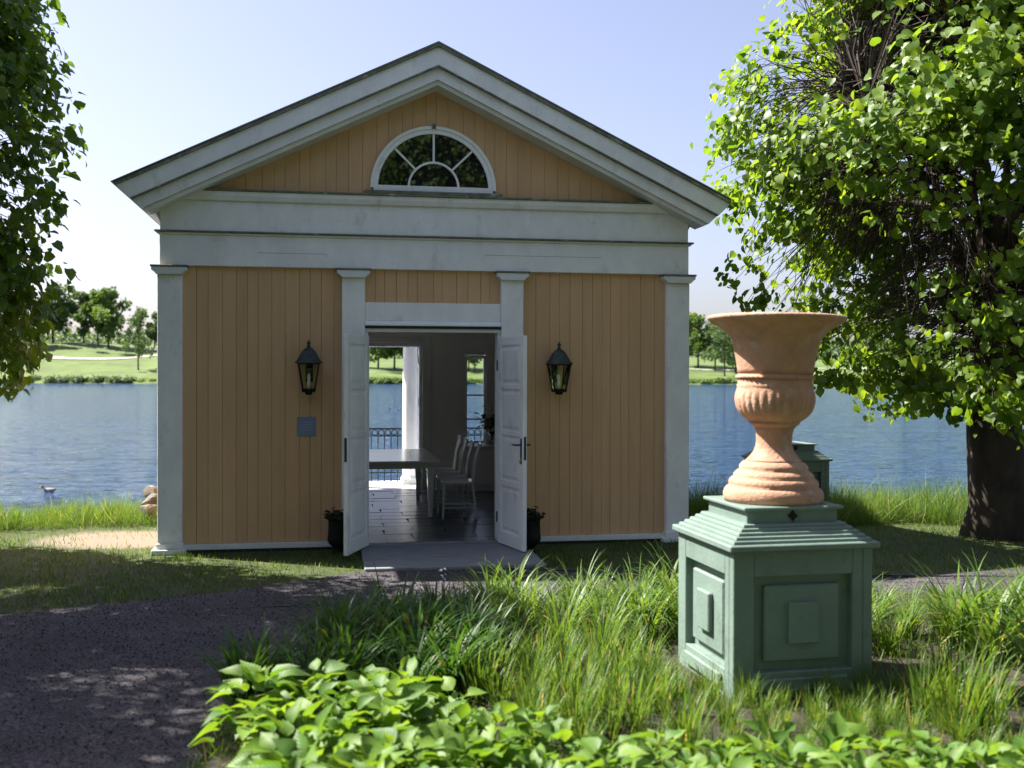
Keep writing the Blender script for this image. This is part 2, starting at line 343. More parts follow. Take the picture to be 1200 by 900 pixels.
tag(mk('lake', wm, water_mat()), kind='structure')

# far shore
def fz(X, Y):
    X = np.asarray(X, float); Y = np.asarray(Y, float)
    s = 373+6*np.sin(X*.021)+3*np.sin(X*.07+1)
    base = WZ-1+3.4*smooth(-4, 9, Y-s)
    left = smooth(-60, -120, X)
    rise = (.125+.07*left)*np.clip(Y-s-9, 0, None)
    cap_ = 9.5+5.5*left+1.5*np.sin(X*.03)+.0*Y
    rise = cap_*(1-np.exp(-rise/cap_))
    return base+rise+5.*np.exp(-((X+190)/45)**2-((Y-455)/45)**2)+.35*np.sin(X*.11+Y*.05)*smooth(5, 30, Y-s)+.02*np.clip(Y-480, 0, 400)
fx, fy = np.meshgrid(np.concatenate([np.linspace(-900, -260, 20), np.arange(-255, 256, 5), np.linspace(260, 900, 20)]), np.concatenate([np.arange(362, 500, 3), np.linspace(505, 1400, 25)]))
M['lawn'] = pmat('far_lawn', (.085, .125, .026), .9, .3, .12, .3, .5, col2=(.05,.088,.02), thr=.52, ds=.035)
tag(ob('hillside', gridmesh('hillside', fx, fy, fz(fx, fy), M['lawn'])), kind='structure')
M['fpath'] = pmat('far_sand', (.52, .48, .42), .9, .1, .3)
def ribbon(name, pts, wd):
    P = resample(smoothpoly(pts), 60); mb = MB(); v = []
    for i, p in enumerate(P):
        d = P[min(i+1, 59)]-P[max(i-1, 0)]; q = np.array([-d[1], d[0]])/np.hypot(*d)*wd/2
        for s_ in (-1, 0, 1):
            e = p+q*s_; v.append((e[0], e[1], float(fz(e[0], e[1]))+.25))
    mb.add(v, [(i*3+k, (i+1)*3+k, (i+1)*3+k+1, i*3+k+1) for i in range(59) for k in range(2)])
    tag(mk(name, mb, M['fpath'], smooth=True), kind='structure')
ribbon('path', [(-220,428),(-180,414),(-160,416),(-148,424),(-138,436),(-128,436)], 3.0)
ribbon('path', [(-152,446),(-143,452),(-137,440),(-130,436)], 5.0)
ribbon('path', [(40,418),(70,419),(100,420),(150,424)], 2.5)

# ================================================================== pavilion
A = Vector((-3.328, 10.072, 0)); TH = R(9.8)
def LW(u, v, z=0): return A+Vector((math.cos(TH)*u-math.sin(TH)*v, math.sin(TH)*u+math.cos(TH)*v, z))
W = 5.214; UC = 2.607; DEP = 5.0; VE = 6.35
pav = thing('garden_pavilion', 'ochre boarded garden pavilion with grey-white pediment and open double doors', 'pavilion', tuple(A), TH)
# --- planks
def plank_mesh(wd, h, name='plank'):
    p = [(0,.004),(.0025,0),(wd-.0025,0),(wd,.004),(wd,.03),(0,.03)]
    return MB().prism(p, 0, h, 'z').mesh(name, M['ochre'])
fw = mk('front_wall', MB().box(.1,1.95,.085,.20,.02,3.4).box(3.25,W-.1,.085,.20,.02,3.4).box(1.95,3.25,.085,.20,2.2,3.4), M['ochre'], pav)
PW = (1.705-.195)/13
def irregular(n, a, b):
    e = np.cumsum(np.r_[0, [random.choice((.8,1.,1.,1.2,1.35))*random.uniform(.95,1.05) for _ in range(n)]]); return a+(b-a)*e/e[-1]
def planks(n, a, b, h, z):
    e = irregular(n, a, b)
    for p0, p1_ in zip(e[:-1], e[1:]):
        w_ = p1_-p0-random.choice((.0006,.001,.0016,.0024)); me_ = plank_mesh(w_, h); ob('plank', me_, fw, (p0, .055+random.uniform(-.0022,.0022), z))
planks(13, .195, 1.705, 2.66, .085); planks(13, 3.485, 4.99, 2.66, .085); planks(12, 1.915, 3.275, .33, 2.415)
mk('sill_board', MB().box(.2,1.70,.005,.085,.03,.082), M['whitew'], fw, bevel=.004)
mk('sill_board', MB().box(3.49,4.985,.005,.085,.03,.082), M['whitew'], fw, bevel=.004)
# side and rear walls
for nm, x0, sgn in (('side_wall', .02, 1), ('side_wall', W-.14, -1)):
    sw = mk(nm, MB().box(x0, x0+.12, .20, DEP-.02, .02, 3.4), M['ochre'], pav)
    pms = plank_mesh(.117, 2.66)
    for k in range(40):
        v0 = .215+k*.12
        if sgn == 1: ob('plank', pms, sw, (.02-.022, v0+.117, .085), (0, 0, -math.pi/2))
        else: ob('plank', pms, sw, (W-.02+.022, v0, .085), (0, 0, math.pi/2))
# rear wall with door opening (u 1.6-2.908, z to 2.16) and window (3.545-3.85, .69-2.0)
v0, v1 = DEP-.02, DEP+.13
mk('rear_wall', MB().box(.02,1.6,v0,v1,.02,3.4).box(2.908,3.545,v0,v1,.02,3.4).box(1.6,2.908,v0,v1,2.165,3.4).box(3.545,3.85,v0,v1,2.0,3.4).box(3.545,3.85,v0,v1,.02,.69).box(3.85,W-.02,v0,v1,.02,3.4), M['inner'], pav)
il = mk('interior_lining', MB().box(.142,.16,.2,v0,.02,3.0).box(W-.16,W-.142,.2,v0,.02,3.0).box(.16,1.93,.202,.215,.02,3.0).box(3.28,W-.16,.202,.215,.02,3.0).box(1.93,3.28,.202,.215,2.2,3.0).box(.16,W-.16,.216,v0,2.72,2.76), M['inner'], pav)
mk('skirting', MB().box(3.045,W-.17,v0-.02,v0-.001,.04,.2), M['white'], pav, bevel=.004)
# rear door casing and jambs, window frame
dc = mk('door_casing', MB().box(2.912,3.045,v0-.025,v0-.001,.04,2.26).box(1.47,1.598,v0-.025,v0-.001,.04,2.26).box(1.598,2.912,v0-.025,v0-.001,2.168,2.26), M['furn'], pav, bevel=.006)
mk('door_jamb', MB().box(2.87,2.906,v0+.001,v1+.02,.04,2.162).box(1.602,1.64,v0+.001,v1+.02,.04,2.162).box(1.64,2.87,v0+.001,v1+.02,2.11,2.162), M['white'], pav, bevel=.004)
for z in (.45, 1.25, 1.85): mk('hinge', MB().box(2.858,2.869,v0+.03,v0+.05,z,z+.12), M['furn'], dc, bevel=.002)
wn = ob('window', None, pav)
mk('frame', MB().box(3.548,3.575,v0+.02,v0+.08,.70,1.99).box(3.82,3.847,v0+.02,v0+.08,.70,1.99).box(3.575,3.82,v0+.02,v0+.08,.70,.74).box(3.575,3.82,v0+.02,v0+.08,1.95,1.99), M['white'], wn)
for z in (1.06, 1.41): mk('glazing_bar', MB().box(3.575,3.82,v0+.03,v0+.06,z-.012,z+.012), M['furn'], wn)
for a, b in ((.74,1.048),(1.072,1.398),(1.422,1.95)): mk('pane', MB().box(3.573,3.822,v0+.043,v0+.047,a-.002,b+.002), M['glass'], wn)
mk('casing', MB().box(3.46,3.545,v0-.02,v0-.001,.66,2.08).box(3.85,3.935,v0-.02,v0-.001,.66,2.08).box(3.545,3.85,v0-.02,v0-.001,2.0,2.08), M['inner'], wn, bevel=.004)
# floor
flb = mk('floor', MB().box(.14,W-.14,.02,DEP+.12,-.02,.028), M['dark'], pav)
r0 = .06; row = 0
sm = {}
while r0 < 4.98:
    u0 = .9-(row % 2)*.33-random.uniform(0,.1)
    while u0 < 4.6:
        ob('floor_slab', sm.setdefault(row % 3, MB().prism([(0,0),(.012*(row % 3)-.01,.288),(.64,.286),(.645,.004)], 0, .02, 'z').mesh('floor_slab', M['floor'])), flb, (u0, r0, .024+random.uniform(-.003,.003)), (random.uniform(-.003,.003), random.uniform(-.002,.002), 0))
        u0 += .652
    r0 += .296; row += 1
mk('threshold', MB().box(1.925,3.275,-.03,.06,.0,.052), M['plat'], pav, bevel=.006)
# pilasters
for i, (a, b) in enumerate(((-.02,.205),(1.70,1.922),(3.265,3.49),(4.98,5.22))):
    y0 = -.014; y1 = .10 if i in (0, 3) else .20
    p = mk('pilaster', MB().box(a, b, y0, y1, .09, 2.645), M['white'], pav, bevel=.005)
    mk('capital', MB().prism([(a-.004,2.645),(b+.004,2.645),(b+.022,2.668),(b+.045,2.683),(b+.05,2.69),(b+.05,2.716),(a-.05,2.716),(a-.05,2.69),(a-.045,2.683),(a-.022,2.668)], -.062, .055), M['whitew'], p, bevel=.004)
    mk('capital_cap', MB().box(a-.058,b+.058,-.07,.055,2.716,2.7345), M['moss'], p, bevel=.003)
    if i in (0, 3): mk('base', MB().box(a-.05,b+.045,-.07,.10,.0,.05).box(a-.012,b+.012,-.03,.10,.05,.105), M['whitew'], p, bevel=.006)
# entablature (wraps front and sides)
def ring_band(a, z0, z1, o, nm, mt, parent, bev=.004):
    return mk(nm, MB().box(-o, W+o, -o, .084, z0, z1).box(-o, .10, .085, VE, z0+.001, z1-.001).box(W-.10, W+o, .085, VE, z0+.001, z1-.001).box(.10, W-.10, VE-.2, VE-.001, z0, z1), mt, parent, bevel=bev)
en = ring_band(0, 2.7355, 3.03, 0, 'architrave', M['white'], pav)
mk('board_joint', MB().box(.9,1.55,-.0012,.01,2.868,2.871).box(1.55,1.553,-.0012,.01,2.84,2.871).box(3.1,4.3,-.0012,.01,2.892,2.895), M['moss'], en)
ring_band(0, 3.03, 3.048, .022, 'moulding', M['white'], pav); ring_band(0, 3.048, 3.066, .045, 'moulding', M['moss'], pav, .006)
ring_band(0, 3.066, 3.352, -.004, 'frieze', M['white'], pav)
mk('cornice', MB().prism([(-.004+0,3.352),(-.03,3.36),(-.05,3.40),(-.055,3.44),(.084,3.44),(.084,3.352)], -.03, W+.03, 'x'), M['white'], pav)
mk('cornice_flashing', MB().box(-.02,W+.02,-.075,.084,3.441,3.462), M['moss'], pav, bevel=.006)
# gable planks with arched cut-out
SL = (4.867-3.45)/2.947
FC = (2.595, 3.535); FR = .60
gb = mk('gable_wall', MB().prism([(.1,3.42),(1.97,3.42),(1.97,3.5)]+[(FC[0]+.625*math.cos(math.pi-t*math.pi/20), FC[1]+.625*math.sin(math.pi-t*math.pi/20)) for t in range(21)]+[(3.22,3.42),(W-.1,3.42),(2.607,4.60)], .085, .18), M['ochre'], pav)
PG = .1175; k = 0
u = .30
while u < 4.93:
    a, b = u, u+PG-.0018
    top = lambda x: 4.60-SL*abs(x-UC)
    xs_ = np.linspace(a, b, 6)
    ztop = [(x, top(x)) for x in ([b, UC, a] if a < UC < b else [b, a])]
    lowp = []
    for x in xs_:
        d = FR*FR-(x-FC[0])**2
        lowp.append((x, FC[1]+math.sqrt(d) if d > 0 else 3.455))
    mn = min(z for _, z in ztop)
    if max(z for _, z in lowp) < mn:
        mk('plank', MB().prism(lowp+ztop, .055+random.uniform(-.002,.002), .086), M['ochre'], gb, bevel=.0022)
    u += PG; PG = .1175*random.choice((.85,1,1,1.15,1.3))
# fanlight
fan = ob('fanlight', None, pav)
def arcband(r0, r1, y0, y1, n=28, c=FC, a0=0, a1=math.pi):
    return MB().prism([(c[0]+r1*math.cos(a0+(a1-a0)*i/n), c[1]+r1*math.sin(a0+(a1-a0)*i/n)) for i in range(n+1)]+[(c[0]+r0*math.cos(a1-(a1-a0)*i/n), c[1]+r0*math.sin(a1-(a1-a0)*i/n)) for i in range(n+1)], y0, y1)
mk('arch_trim', arcband(.592, .622, .02, .07), M['white'], fan)
mk('frame', arcband(.548, .594, .034, .08), M['white'], fan)
mk('bottom_rail', MB().box(FC[0]-.594,FC[0]+.594,.033,.08,3.505,3.565), M['white'], fan, bevel=.004)
mk('glazing_bar', arcband(.236, .258, .045, .07, 18, (FC[0], 3.555)), M['white'], fan)
for a in (45, 90, 135):
    t = R(a); c_, s_ = math.cos(t), math.sin(t); z_ = 3.55
    p0 = (FC[0]+.25*c_, z_+.25*s_); p1 = (FC[0]+.555*c_, z_+.548*s_)
    mk('glazing_bar', MB().prism([(p0[0]-.01*s_,p0[1]+.01*c_),(p1[0]-.01*s_,p1[1]+.01*c_),(p1[0]+.01*s_,p1[1]-.01*c_),(p0[0]+.01*s_,p0[1]-.01*c_)], .046, .071), M['white'], fan)
def wglass():
    m = bpy.data.materials.new('dark_glass'); m.use_nodes = True; b = m.node_tree.nodes['Principled BSDF']
    b.inputs['Base Color'].default_value = (.01,.011,.012,1); b.inputs['Roughness'].default_value = .02; b.inputs['Specular IOR Level'].default_value = .8
    return m
M['dglass'] = wglass()
for a0, a1 in ((0,45),(45,90),(90,135),(135,180)): mk('pane', arcband(.25, .55, .058, .062, 8, (FC[0], 3.552), R(a0), R(a1)), M['dglass'], fan)
mk('pane', arcband(.002, .25, .058, .062, 14, (FC[0], 3.552)), M['dglass'], fan)
mk('sill', MB().box(FC[0]-.68,FC[0]+.68,-.03,.08,3.464,3.503), M['moss'], fan, bevel=.006)
mk('keystone', MB().prism([(FC[0]-.02,4.13),(FC[0]+.02,4.13),(FC[0]+.012,4.175),(FC[0]-.012,4.175)], .0, .06), M['moss'], fan)
# raking cornices
for sg in (-1, 1):
    X = lambda du: UC+sg*du
    rk = mk('raking_cornice', MB().prism([(X(0),4.845),(X(2.947),3.428),(X(2.822),3.31),(X(0),4.667)], -.28, .02), M['white'], pav)
    mk('lower_fascia', MB().prism([(X(0),4.666),(X(2.822),3.309),(X(2.737),3.231),(X(0),4.547)], -.235, .02), M['white'], rk)
    mk('fascia_bead', MB().prism([(X(0),4.674),(X(2.825),3.316),(X(2.815),3.306),(X(0),4.660)], -.286, -.24), M['moss'], rk)  # narrow dark bead along the seam between the fascia boards
    mk('soffit_bead', MB().prism([(X(0),4.546),(X(2.735),3.230),(X(2.69),3.21),(X(0),4.505)], -.20, .05), M['whitew'], rk)
    mk('drip_edge', MB().prism([(X(0),4.875),(X(2.97),3.447),(X(2.955),3.425),(X(0),4.845)], -.305, .02), M['moss'], rk)
    # roof slope and eave
    rf = mk('roof_slope', MB().prism([(X(0),4.893),(X(2.99),3.458),(X(2.985),3.448),(X(0),4.876)], -.31, VE+.25), M['roof'], pav)
    mk('roof_deck', MB().prism([(X(0),4.844),(X(2.94),3.431),(X(2.60),3.431),(X(0),4.68)], .021, VE+.15), M['whitew'], rf)
    ev = mk('eave', MB().prism([(X(2.947),3.428),(X(2.822),3.31),(X(2.66),3.25),(X(2.606),3.352),(X(2.606),3.43)], .021, VE+.15), M['white'], pav)
    for kk in range(30):
        yv = .12+kk*.2
        mk('eave_bracket', MB().prism([(X(2.80),3.302),(X(2.66),3.248),(X(2.612),3.14),(X(2.60),3.25)], yv, yv+.09), M['whitew'], ev)
# rear gable, porch
mk('rear_gable', MB().prism([(.1,3.43),(W-.1,3.43),(UC,4.62)], VE-.12, VE-.02), M['ochre'], pav)
mk('porch_ceiling', MB().box(.1,W-.1,DEP+.131,VE-.2,3.0,3.04), M['white'], pav)
pf = mk('porch_floor', MB().box(-.05,W+.05,DEP+.14,VE+.1,-.1,.03), M['white'], pav, bevel=.01)
for uc in (.15, 2.815, 5.06, 1.35):
    cl = mk('column', MB().lathe([(.115,.16),(.122,.3),(.118,1.2),(.105,2.5),(.10,2.62)], 24, uc, 5.95), M['white'], pav, smooth=True, auto=40)
    mk('base', MB().box(uc-.13,uc+.13,5.82,6.08,.03,.09).lathe([(.14,.09),(.148,.11),(.14,.13),(.12,.16)], 24, uc, 5.95), M['white'], cl)
    mk('capital', MB().lathe([(.10,2.62),(.13,2.66),(.15,2.68)], 24, uc, 5.95).box(uc-.16,uc+.16,5.79,6.11,2.68,2.7354), M['white'], cl)
rl = mk('railing', MB().box(1.48,2.68,6.04,6.07,.865,.885).box(1.48,2.68,6.045,6.065,.755,.77).box(1.48,2.68,6.045,6.065,.19,.205).box(2.95,4.93,6.04,6.07,.865,.885).box(2.95,4.93,6.045,6.065,.755,.77).box(2.95,4.93,6.045,6.065,.19,.205), M['black'], pav)
bal = MB().tube([(0,0,.03),(0,0,.87)], .007, 6).mesh('baluster', M['black']); 
rg = MB().tube([(.042*math.cos(t*math.pi/6),0,.042*math.sin(t*math.pi/6)) for t in range(13)], .007, 5).mesh('ring', M['black'])
u = 1.53
while u < 4.9:
    if not (2.66 < u < 2.97):
        ob('baluster', bal, rl, (u, 6.055, 0) if True else 0, scale=(1,1,.92)); ob('ring', rg, rl, (u+.05, 6.055, .8175))
    u += .10
# stone plinth under the pavilion
mk('stone_plinth', MB().box(.02,W-.02,.1,VE,-2.4,-.001), M['stone'], pav)
# lintel
ln = mk('lintel', MB().box(1.923,3.264,.01,.2,2.235,2.412), M['white'], pav, bevel=.004)
mk('lintel_moulding', MB().prism([(.01,2.234),(-.012,2.23),(-.03,2.20),(-.03,2.185),(.01,2.18),(.15,2.18),(.15,2.234)], 1.9235, 3.2635, 'x'), M['white'], ln)
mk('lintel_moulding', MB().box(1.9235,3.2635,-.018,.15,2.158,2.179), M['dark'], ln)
mk('lintel_moulding', MB().box(1.9235,3.2635,.0,.15,2.125,2.157), M['whitew'], ln)
mk('door_jamb', MB().box(1.9235,1.955,.02,.2,.05,2.124), M['white'], pav); mk('door_jamb', MB().box(3.235,3.2635,.02,.2,.05,2.124), M['white'], pav)
# door leaves
def leaf(hx, hy, ang, side, label):
    wd, h, z0 = .64, 2.03, .045
    d = mk('door', MB().box(0,.085,-.02,.02,z0,z0+h).box(wd-.085,wd,-.02,.02,z0,z0+h).box(.085,wd-.085,-.0195,.0195,z0,z0+.13).box(.085,wd-.085,-.0195,.0195,z0+h-.085,z0+h)
           .box(.085,wd-.085,-.0195,.0195,z0+.575,z0+.635).box(.085,wd-.085,-.0195,.0195,z0+1.07,z0+1.12).box(.085,wd-.085,-.0195,.0195,z0+1.52,z0+1.57), M['white'], pav, (hx,hy,0), (0,0,R(ang)), bevel=.004)
    d['label'] = label
    for a, b in ((.13,.575),(.635,1.07),(1.12,1.52),(1.57,1.945)):
        pa = mk('panel', MB().box(.085,wd-.085,-.006,.006,z0+a,z0+b).add([(.10,-.0065,z0+a+.015),(wd-.10,-.0065,z0+a+.015),(wd-.10,-.0065,z0+b-.015),(.10,-.0065,z0+b-.015),(.135,-.017,z0+a+.05),(wd-.135,-.017,z0+a+.05),(wd-.135,-.017,z0+b-.05),(.135,-.017,z0+b-.05)],
            [(4,5,6,7),(0,1,5,4),(1,2,6,5),(2,3,7,6),(3,0,4,7)]).add([(.10,.0065,z0+a+.015),(wd-.10,.0065,z0+a+.015),(wd-.10,.0065,z0+b-.015),(.10,.0065,z0+b-.015),(.135,.017,z0+a+.05),(wd-.135,.017,z0+a+.05),(wd-.135,.017,z0+b-.05),(.135,.017,z0+b-.05)],
            [(7,6,5,4),(4,5,1,0),(5,6,2,1),(6,7,3,2),(7,4,0,3)]), M['white'], d)
        for s_ in (-1, 1): mk('panel_bead', MB().box(.086,wd-.086,s_*.0075-.003,s_*.0075+.003,z0+a+.001,z0+a+.014).box(.086,wd-.086,s_*.0075-.003,s_*.0075+.003,z0+b-.014,z0+b-.001).box(.086,.099,s_*.0075-.003,s_*.0075+.003,z0+a+.014,z0+b-.014).box(wd-.099,wd-.086,s_*.0075-.003,s_*.0075+.003,z0+a+.014,z0+b-.014), M['white'], pa)
    mk('lock_plate', MB().box(wd-.0005,wd+.003,-.012,.012,z0+.86,z0+1.08), M['verdi'], d, bevel=.001)
    if side > 0:
        for s_ in (-1, 1):
            y = s_*.02
            hd = mk('handle', MB().box(wd-.06,wd-.028,min(y,y+s_*.004),max(y,y+s_*.004),z0+.82,z0+1.06).tube([(wd-.044,y,z0+1.0),(wd-.044,y+s_*.05,z0+1.0),(wd-.075,y+s_*.055,z0+1.0),(wd-.15,y+s_*.05,z0+1.0)], [.009,.009,.009,.007], 8), M['verdi'], d)
            mk('key_escutcheon', MB().lathe([(.017,0),(.015,.006),(.008,.009)], 14).box(-.004,.004,-.03,.0,.004,.02), M['brass'], d, (wd-.044,y,z0+.86), (s_*-math.pi/2,0,0))
    for z in (.25, 1.75): mk('hinge', MB().tube([(0,-.024,z),(0,-.024,z+.1)], .009, 8), M['verdi'], d)
    return d
leaf(1.945, -.035, -110, -1, 'open door leaf at the lantern with the plaque below it')
leaf(3.245, -.035, -77, 1, 'open door leaf carrying the lever handle')
# platform at the door
pt = thing('door_platform', 'low weathered grey board platform in front of the open doors', 'platform', tuple(LW(1.88,-1.25)), TH)
for k in range(3): mk('board', MB().box(0,1.60,k*.405+.003,k*.405+.402,0,.034+.002*(k % 2)), M['plat'], pt, bevel=.006)

# ================================================================== lanterns, plaque, planters
def lantern(u, label, tilt):
    t = thing('wall_lantern', label, 'lantern', tuple(LW(u, .055, 0)), TH, 'lanterns flanking the doors')
    cy = -.135; z0 = 1.55; z1 = 1.815; a0, a1 = .056, .098
    mk('roof', MB().add(*domed(cy)), M['verdi'], t, smooth=True, auto=50)
    mk('finial', MB().lathe([(.012,1.962),(.022,1.975),(.010,1.985),(.02,2.0),(.016,2.015),(.004,2.035)], 10, 0, cy), M['verdi'], t, smooth=True)
    fr = MB()
    for sx in (-1,1):
        for sy in (-1,1): fr.tube([(sx*a0,cy+sy*a0,z0),(sx*a1,cy+sy*a1,z1)], .009, 4)
    fr.frus(0,cy,z0-.014,a0+.006,a0+.006,z0+.012,a0+.013,a0+.013).frus(0,cy,z1-.012,a1+.008,a1+.008,z1+.004,a1+.016,a1+.016).frus(0,cy,z0-.04,.028,.028,z0-.013,.036,.036)
    mk('frame', fr, M['black'], t)
    for i in range(4):
        q = math.pi/2*i; c_, s_ = round(math.cos(q)), round(math.sin(q))
        rt = lambda x, y, z: (x*c_-y*s_, cy+x*s_+y*c_, z)
        i0, i1 = a0-.003, a1-.003
        mk('pane', MB().add([rt(-i0,-i0,z0),rt(i0,-i0,z0),rt(i1,-i1,z1),rt(-i1,-i1,z1)], [(0,1,2,3)]), M['glass'] , t)
    mk('candle', MB().lathe([(.016,z0+.005),(.016,z0+.09),(.012,z0+.095),(.018,z0+.12),(.013,z0+.15),(.002,z0+.165)], 12, 0, cy), M['bulb'], t, smooth=True)
    mk('wall_bracket', MB().box(-.035,.035,-.012,.002,1.62,1.86).tube([(0,-.01,1.84),(0,-.045,1.86),(0,cy+.08,1.835)], .011, 6), M['black'], t)
    t.rotation_euler.y = tilt
    return t
def domed(cy):
    lv = [(.132,1.812),(.132,1.82),(.105,1.85),(.088,1.885),(.066,1.925),(.036,1.955),(.014,1.966)]; V = []; F = []
    for r, z in lv:
        for k in range(16):
            a = math.pi/4*0+2*math.pi*k/16; m = max(abs(math.cos(a)), abs(math.sin(a)))
            e = r/m*.5+r*.5; V.append((e*math.cos(a), cy+e*math.sin(a), z))
    for i in range(len(lv)-1):
        for k in range(16): F.append((i*16+k, i*16+(k+1) % 16, (i+1)*16+(k+1) % 16, (i+1)*16+k))
    F.append(tuple(range(15,-1,-1))); F.append(tuple((len(lv)-1)*16+k for k in range(16)))
    return V, F
lantern(1.385, 'black iron wall lantern above the small square plaque', 0.)
lantern(3.84, 'iron wall lantern on the boards beside the door with the lever handle', 0.)
pq = thing('wall_plaque', 'small square blue-grey plaque on the ochre boards under a lantern', 'plaque', tuple(LW(1.362,.052,1.2)), TH)
mk('plate', MB().box(-.089,.089,-.010,.004,-.092,.092), M['plaque'], pq, bevel=.003)
mk('lettering', MB().box(-.055,.05,-.0115,-.0095,.038,.046).box(-.065,.06,-.0115,-.0095,.012,.018).box(-.065,.045,-.0115,-.0095,-.012,-.006).box(-.065,.055,-.0115,-.0095,-.036,-.030), M['plaqtext'], pq)
def leaf_template():
    o = [(0,.07,0),(-.20,-.02,.03),(-.42,.04,.06),(-.55,.24,.11),(-.54,.46,.10),(-.42,.66,.05),(-.24,.84,-.02),(-.08,.97,-.10),(0,1.08,-.17)]
    v = o+[(-x, y, z) for x, y, z in o[-2:0:-1]]+[(0,.42,-.02)]; c = len(v)-1
    return v, [(c, (k+1) % c, k) for k in range(c)]
LT, LF = leaf_template()
LT8 = [(0,.06,0),(-.40,.02,.05),(-.56,.38,.12),(-.32,.76,.02),(0,1.04,-.16),(.32,.76,.02),(.56,.38,.12),(.40,.02,.05),(0,.45,0)]; LF8 = [(8,(k+1) % 8,k) for k in range(8)]
def tuft(name, n, rad, h, size, mat, seed):
    g = np.random.default_rng(seed); p = np.stack([g.normal(0, rad, n), g.normal(0, rad, n), np.abs(g.normal(0, h, n))], 1)
    d = norm(p*np.array([1,1,.5])+g.normal(0, .05, (n,3))); nn_ = np.tile([0,0,1.], (n,1))+g.normal(0,.5,(n,3))
    x, y, z = frame(d, nn_); return scatter_leaf(LT, LF, p, x, y, z, g.uniform(.6,1.1,n)*size, name, mat, g.random(n))
def planter(loc, label, seed):
    t = thing('planter_urn', label, 'planter', loc, 0, 'black planters by the doors')
    mk('bowl', MB().lathe([(.03,.05),(.05,.07),(.085,.10),(.098,.14),(.092,.20),(.088,.31),(.10,.33),(.128,.342),(.132,.352),(.11,.356),(.085,.34)], 20), M['black'], t, smooth=True, auto=40)
    mk('foot', MB().lathe([(.075,0),(.075,.018),(.045,.03),(.03,.055)], 20), M['black'], t)
    ob('flowers', tuft('flowers', 60, .05, .035, .05, M['pot'], seed), t, (0,0,.345))
planter(tuple(gr(622,648)), 'small black urn planter beside the door with the lever handle', 1)
planter(tuple(LW(1.66,-.22)), 'small black urn planter half hidden behind an open door leaf', 2)

# ================================================================== interior furniture
FZ = .045
tb = thing('dining_table', 'long grey-white dining table inside the pavilion', 'table', tuple(LW(2.33,2.85,FZ)), TH)
mk('table_top', MB().box(-.53,.53,-1.04,1.0,.635,.665), M['furn'], tb, bevel=.006)
mk('apron', MB().box(-.44,.44,-.93,-.9,.565,.635).box(-.44,.44,.87,.9,.565,.635).box(-.44,-.41,-.9,.87,.565,.635).box(.41,.44,-.9,.87,.565,.635), M['furn'], tb)
for sx in (-1,1):
    for sy in (-.90,.86): mk('leg', MB().frus(sx*.42,sy,0,.022,.022,.58,.042,.042), M['furn'], tb, bevel=.003)
def chair(u, v, rz, label):
    t = thing('spindle_chair', label, 'chair', tuple(LW(u,v,FZ)), TH+rz, 'white chairs along the table')
    # faces -x; seat centre at origin
    mk('seat', MB().prism([(-.20,-.20),(-.20,.20),(.18,.17),(.18,-.17)], .405, .435, 'z'), M['furn'], t, bevel=.008)
    for sx, sy in ((-1,-1),(-1,1),(1,-1),(1,1)):
        if sx < 0: mk('leg', MB().tube([(-.17,sy*.16,.41),(-.18,sy*.175,0)], [.017,.012], 8), M['furn'], t)
        else: mk('leg', MB().tube([(.16,sy*.15,.41),(.21,sy*.165,0)], [.017,.013], 8), M['furn'], t)
    for z, y in ((.18,-.165),(.18,.165),(.13,-.165),(.13,.165)): mk('stretcher', MB().tube([(-.175,y,z),(.185,y*.95,z)], .008, 6), M['furn'], t)
    for y in (-.165,.165): mk('back_post', MB().tube([(.165,y,.43),(.19,y*1.02,.65),(.245,y*1.05,.84)], [.017,.015,.013], 8), M['furn'], t)
    for y in (-.1,-.05,0,.05,.1): mk('spindle', MB().tube([(.165,y,.43),(.19,y,.65),(.24,y*1.05,.83)], .007, 6), M['furn'], t)
    mk('top_rail', MB().prism([(.225,-.20),(.255,-.20),(.27,0),(.255,.20),(.225,.20),(.24,0)], .815, .865, 'z'), M['furn'], t, bevel=.006)
for i, (v, nm) in enumerate(((1.86,'first'),(2.38,'second'),(2.9,'third'),(3.42,'fourth'))):
    chair(3.07-.01*i, v, -.12+.03*i, 'white spindle-back chair, %s from the front doors along the table' % nm)
cb = thing('window_cabinet', 'low grey cabinet under the rear window of the pavilion', 'cabinet', tuple(LW(4.05,4.77,FZ)), TH)
mk('carcass', MB().box(-.60,.60,-.17,.18,.0,.61), M['inner'], cb, bevel=.004)
mk('cabinet_top', MB().box(-.63,.63,-.20,.185,.61,.645), M['furn'], cb, bevel=.004)
for x in (-.58,.01): mk('cabinet_door', MB().box(x,x+.57,-.186,-.1705,.09,.57), M['inner'], cb, bevel=.006)
vz = thing('glass_vase', 'clear glass vase with a leafy green sprig by the rear window', 'vase', tuple(LW(3.90,4.70,FZ+.645)), TH)
mk('vessel', MB().lathe([(.045,0),(.05,.02),(.045,.12),(.055,.2),(.05,.2),(.04,.12),(.044,.025)], 18), M['glass'], vz, smooth=True)
stm = MB()
for k in range(7):
    a = k*.9; stm.tube([(0,0,.03),(.03*math.cos(a),.03*math.sin(a),.2),(.12*math.cos(a),.12*math.sin(a),.36+.02*k)], .003, 5)
mk('stems', stm, M['pot'], vz)
ob('leaves', tuft('leaves', 90, .10, .09, .075, M['pot'], 9), vz, (0,0,.26))

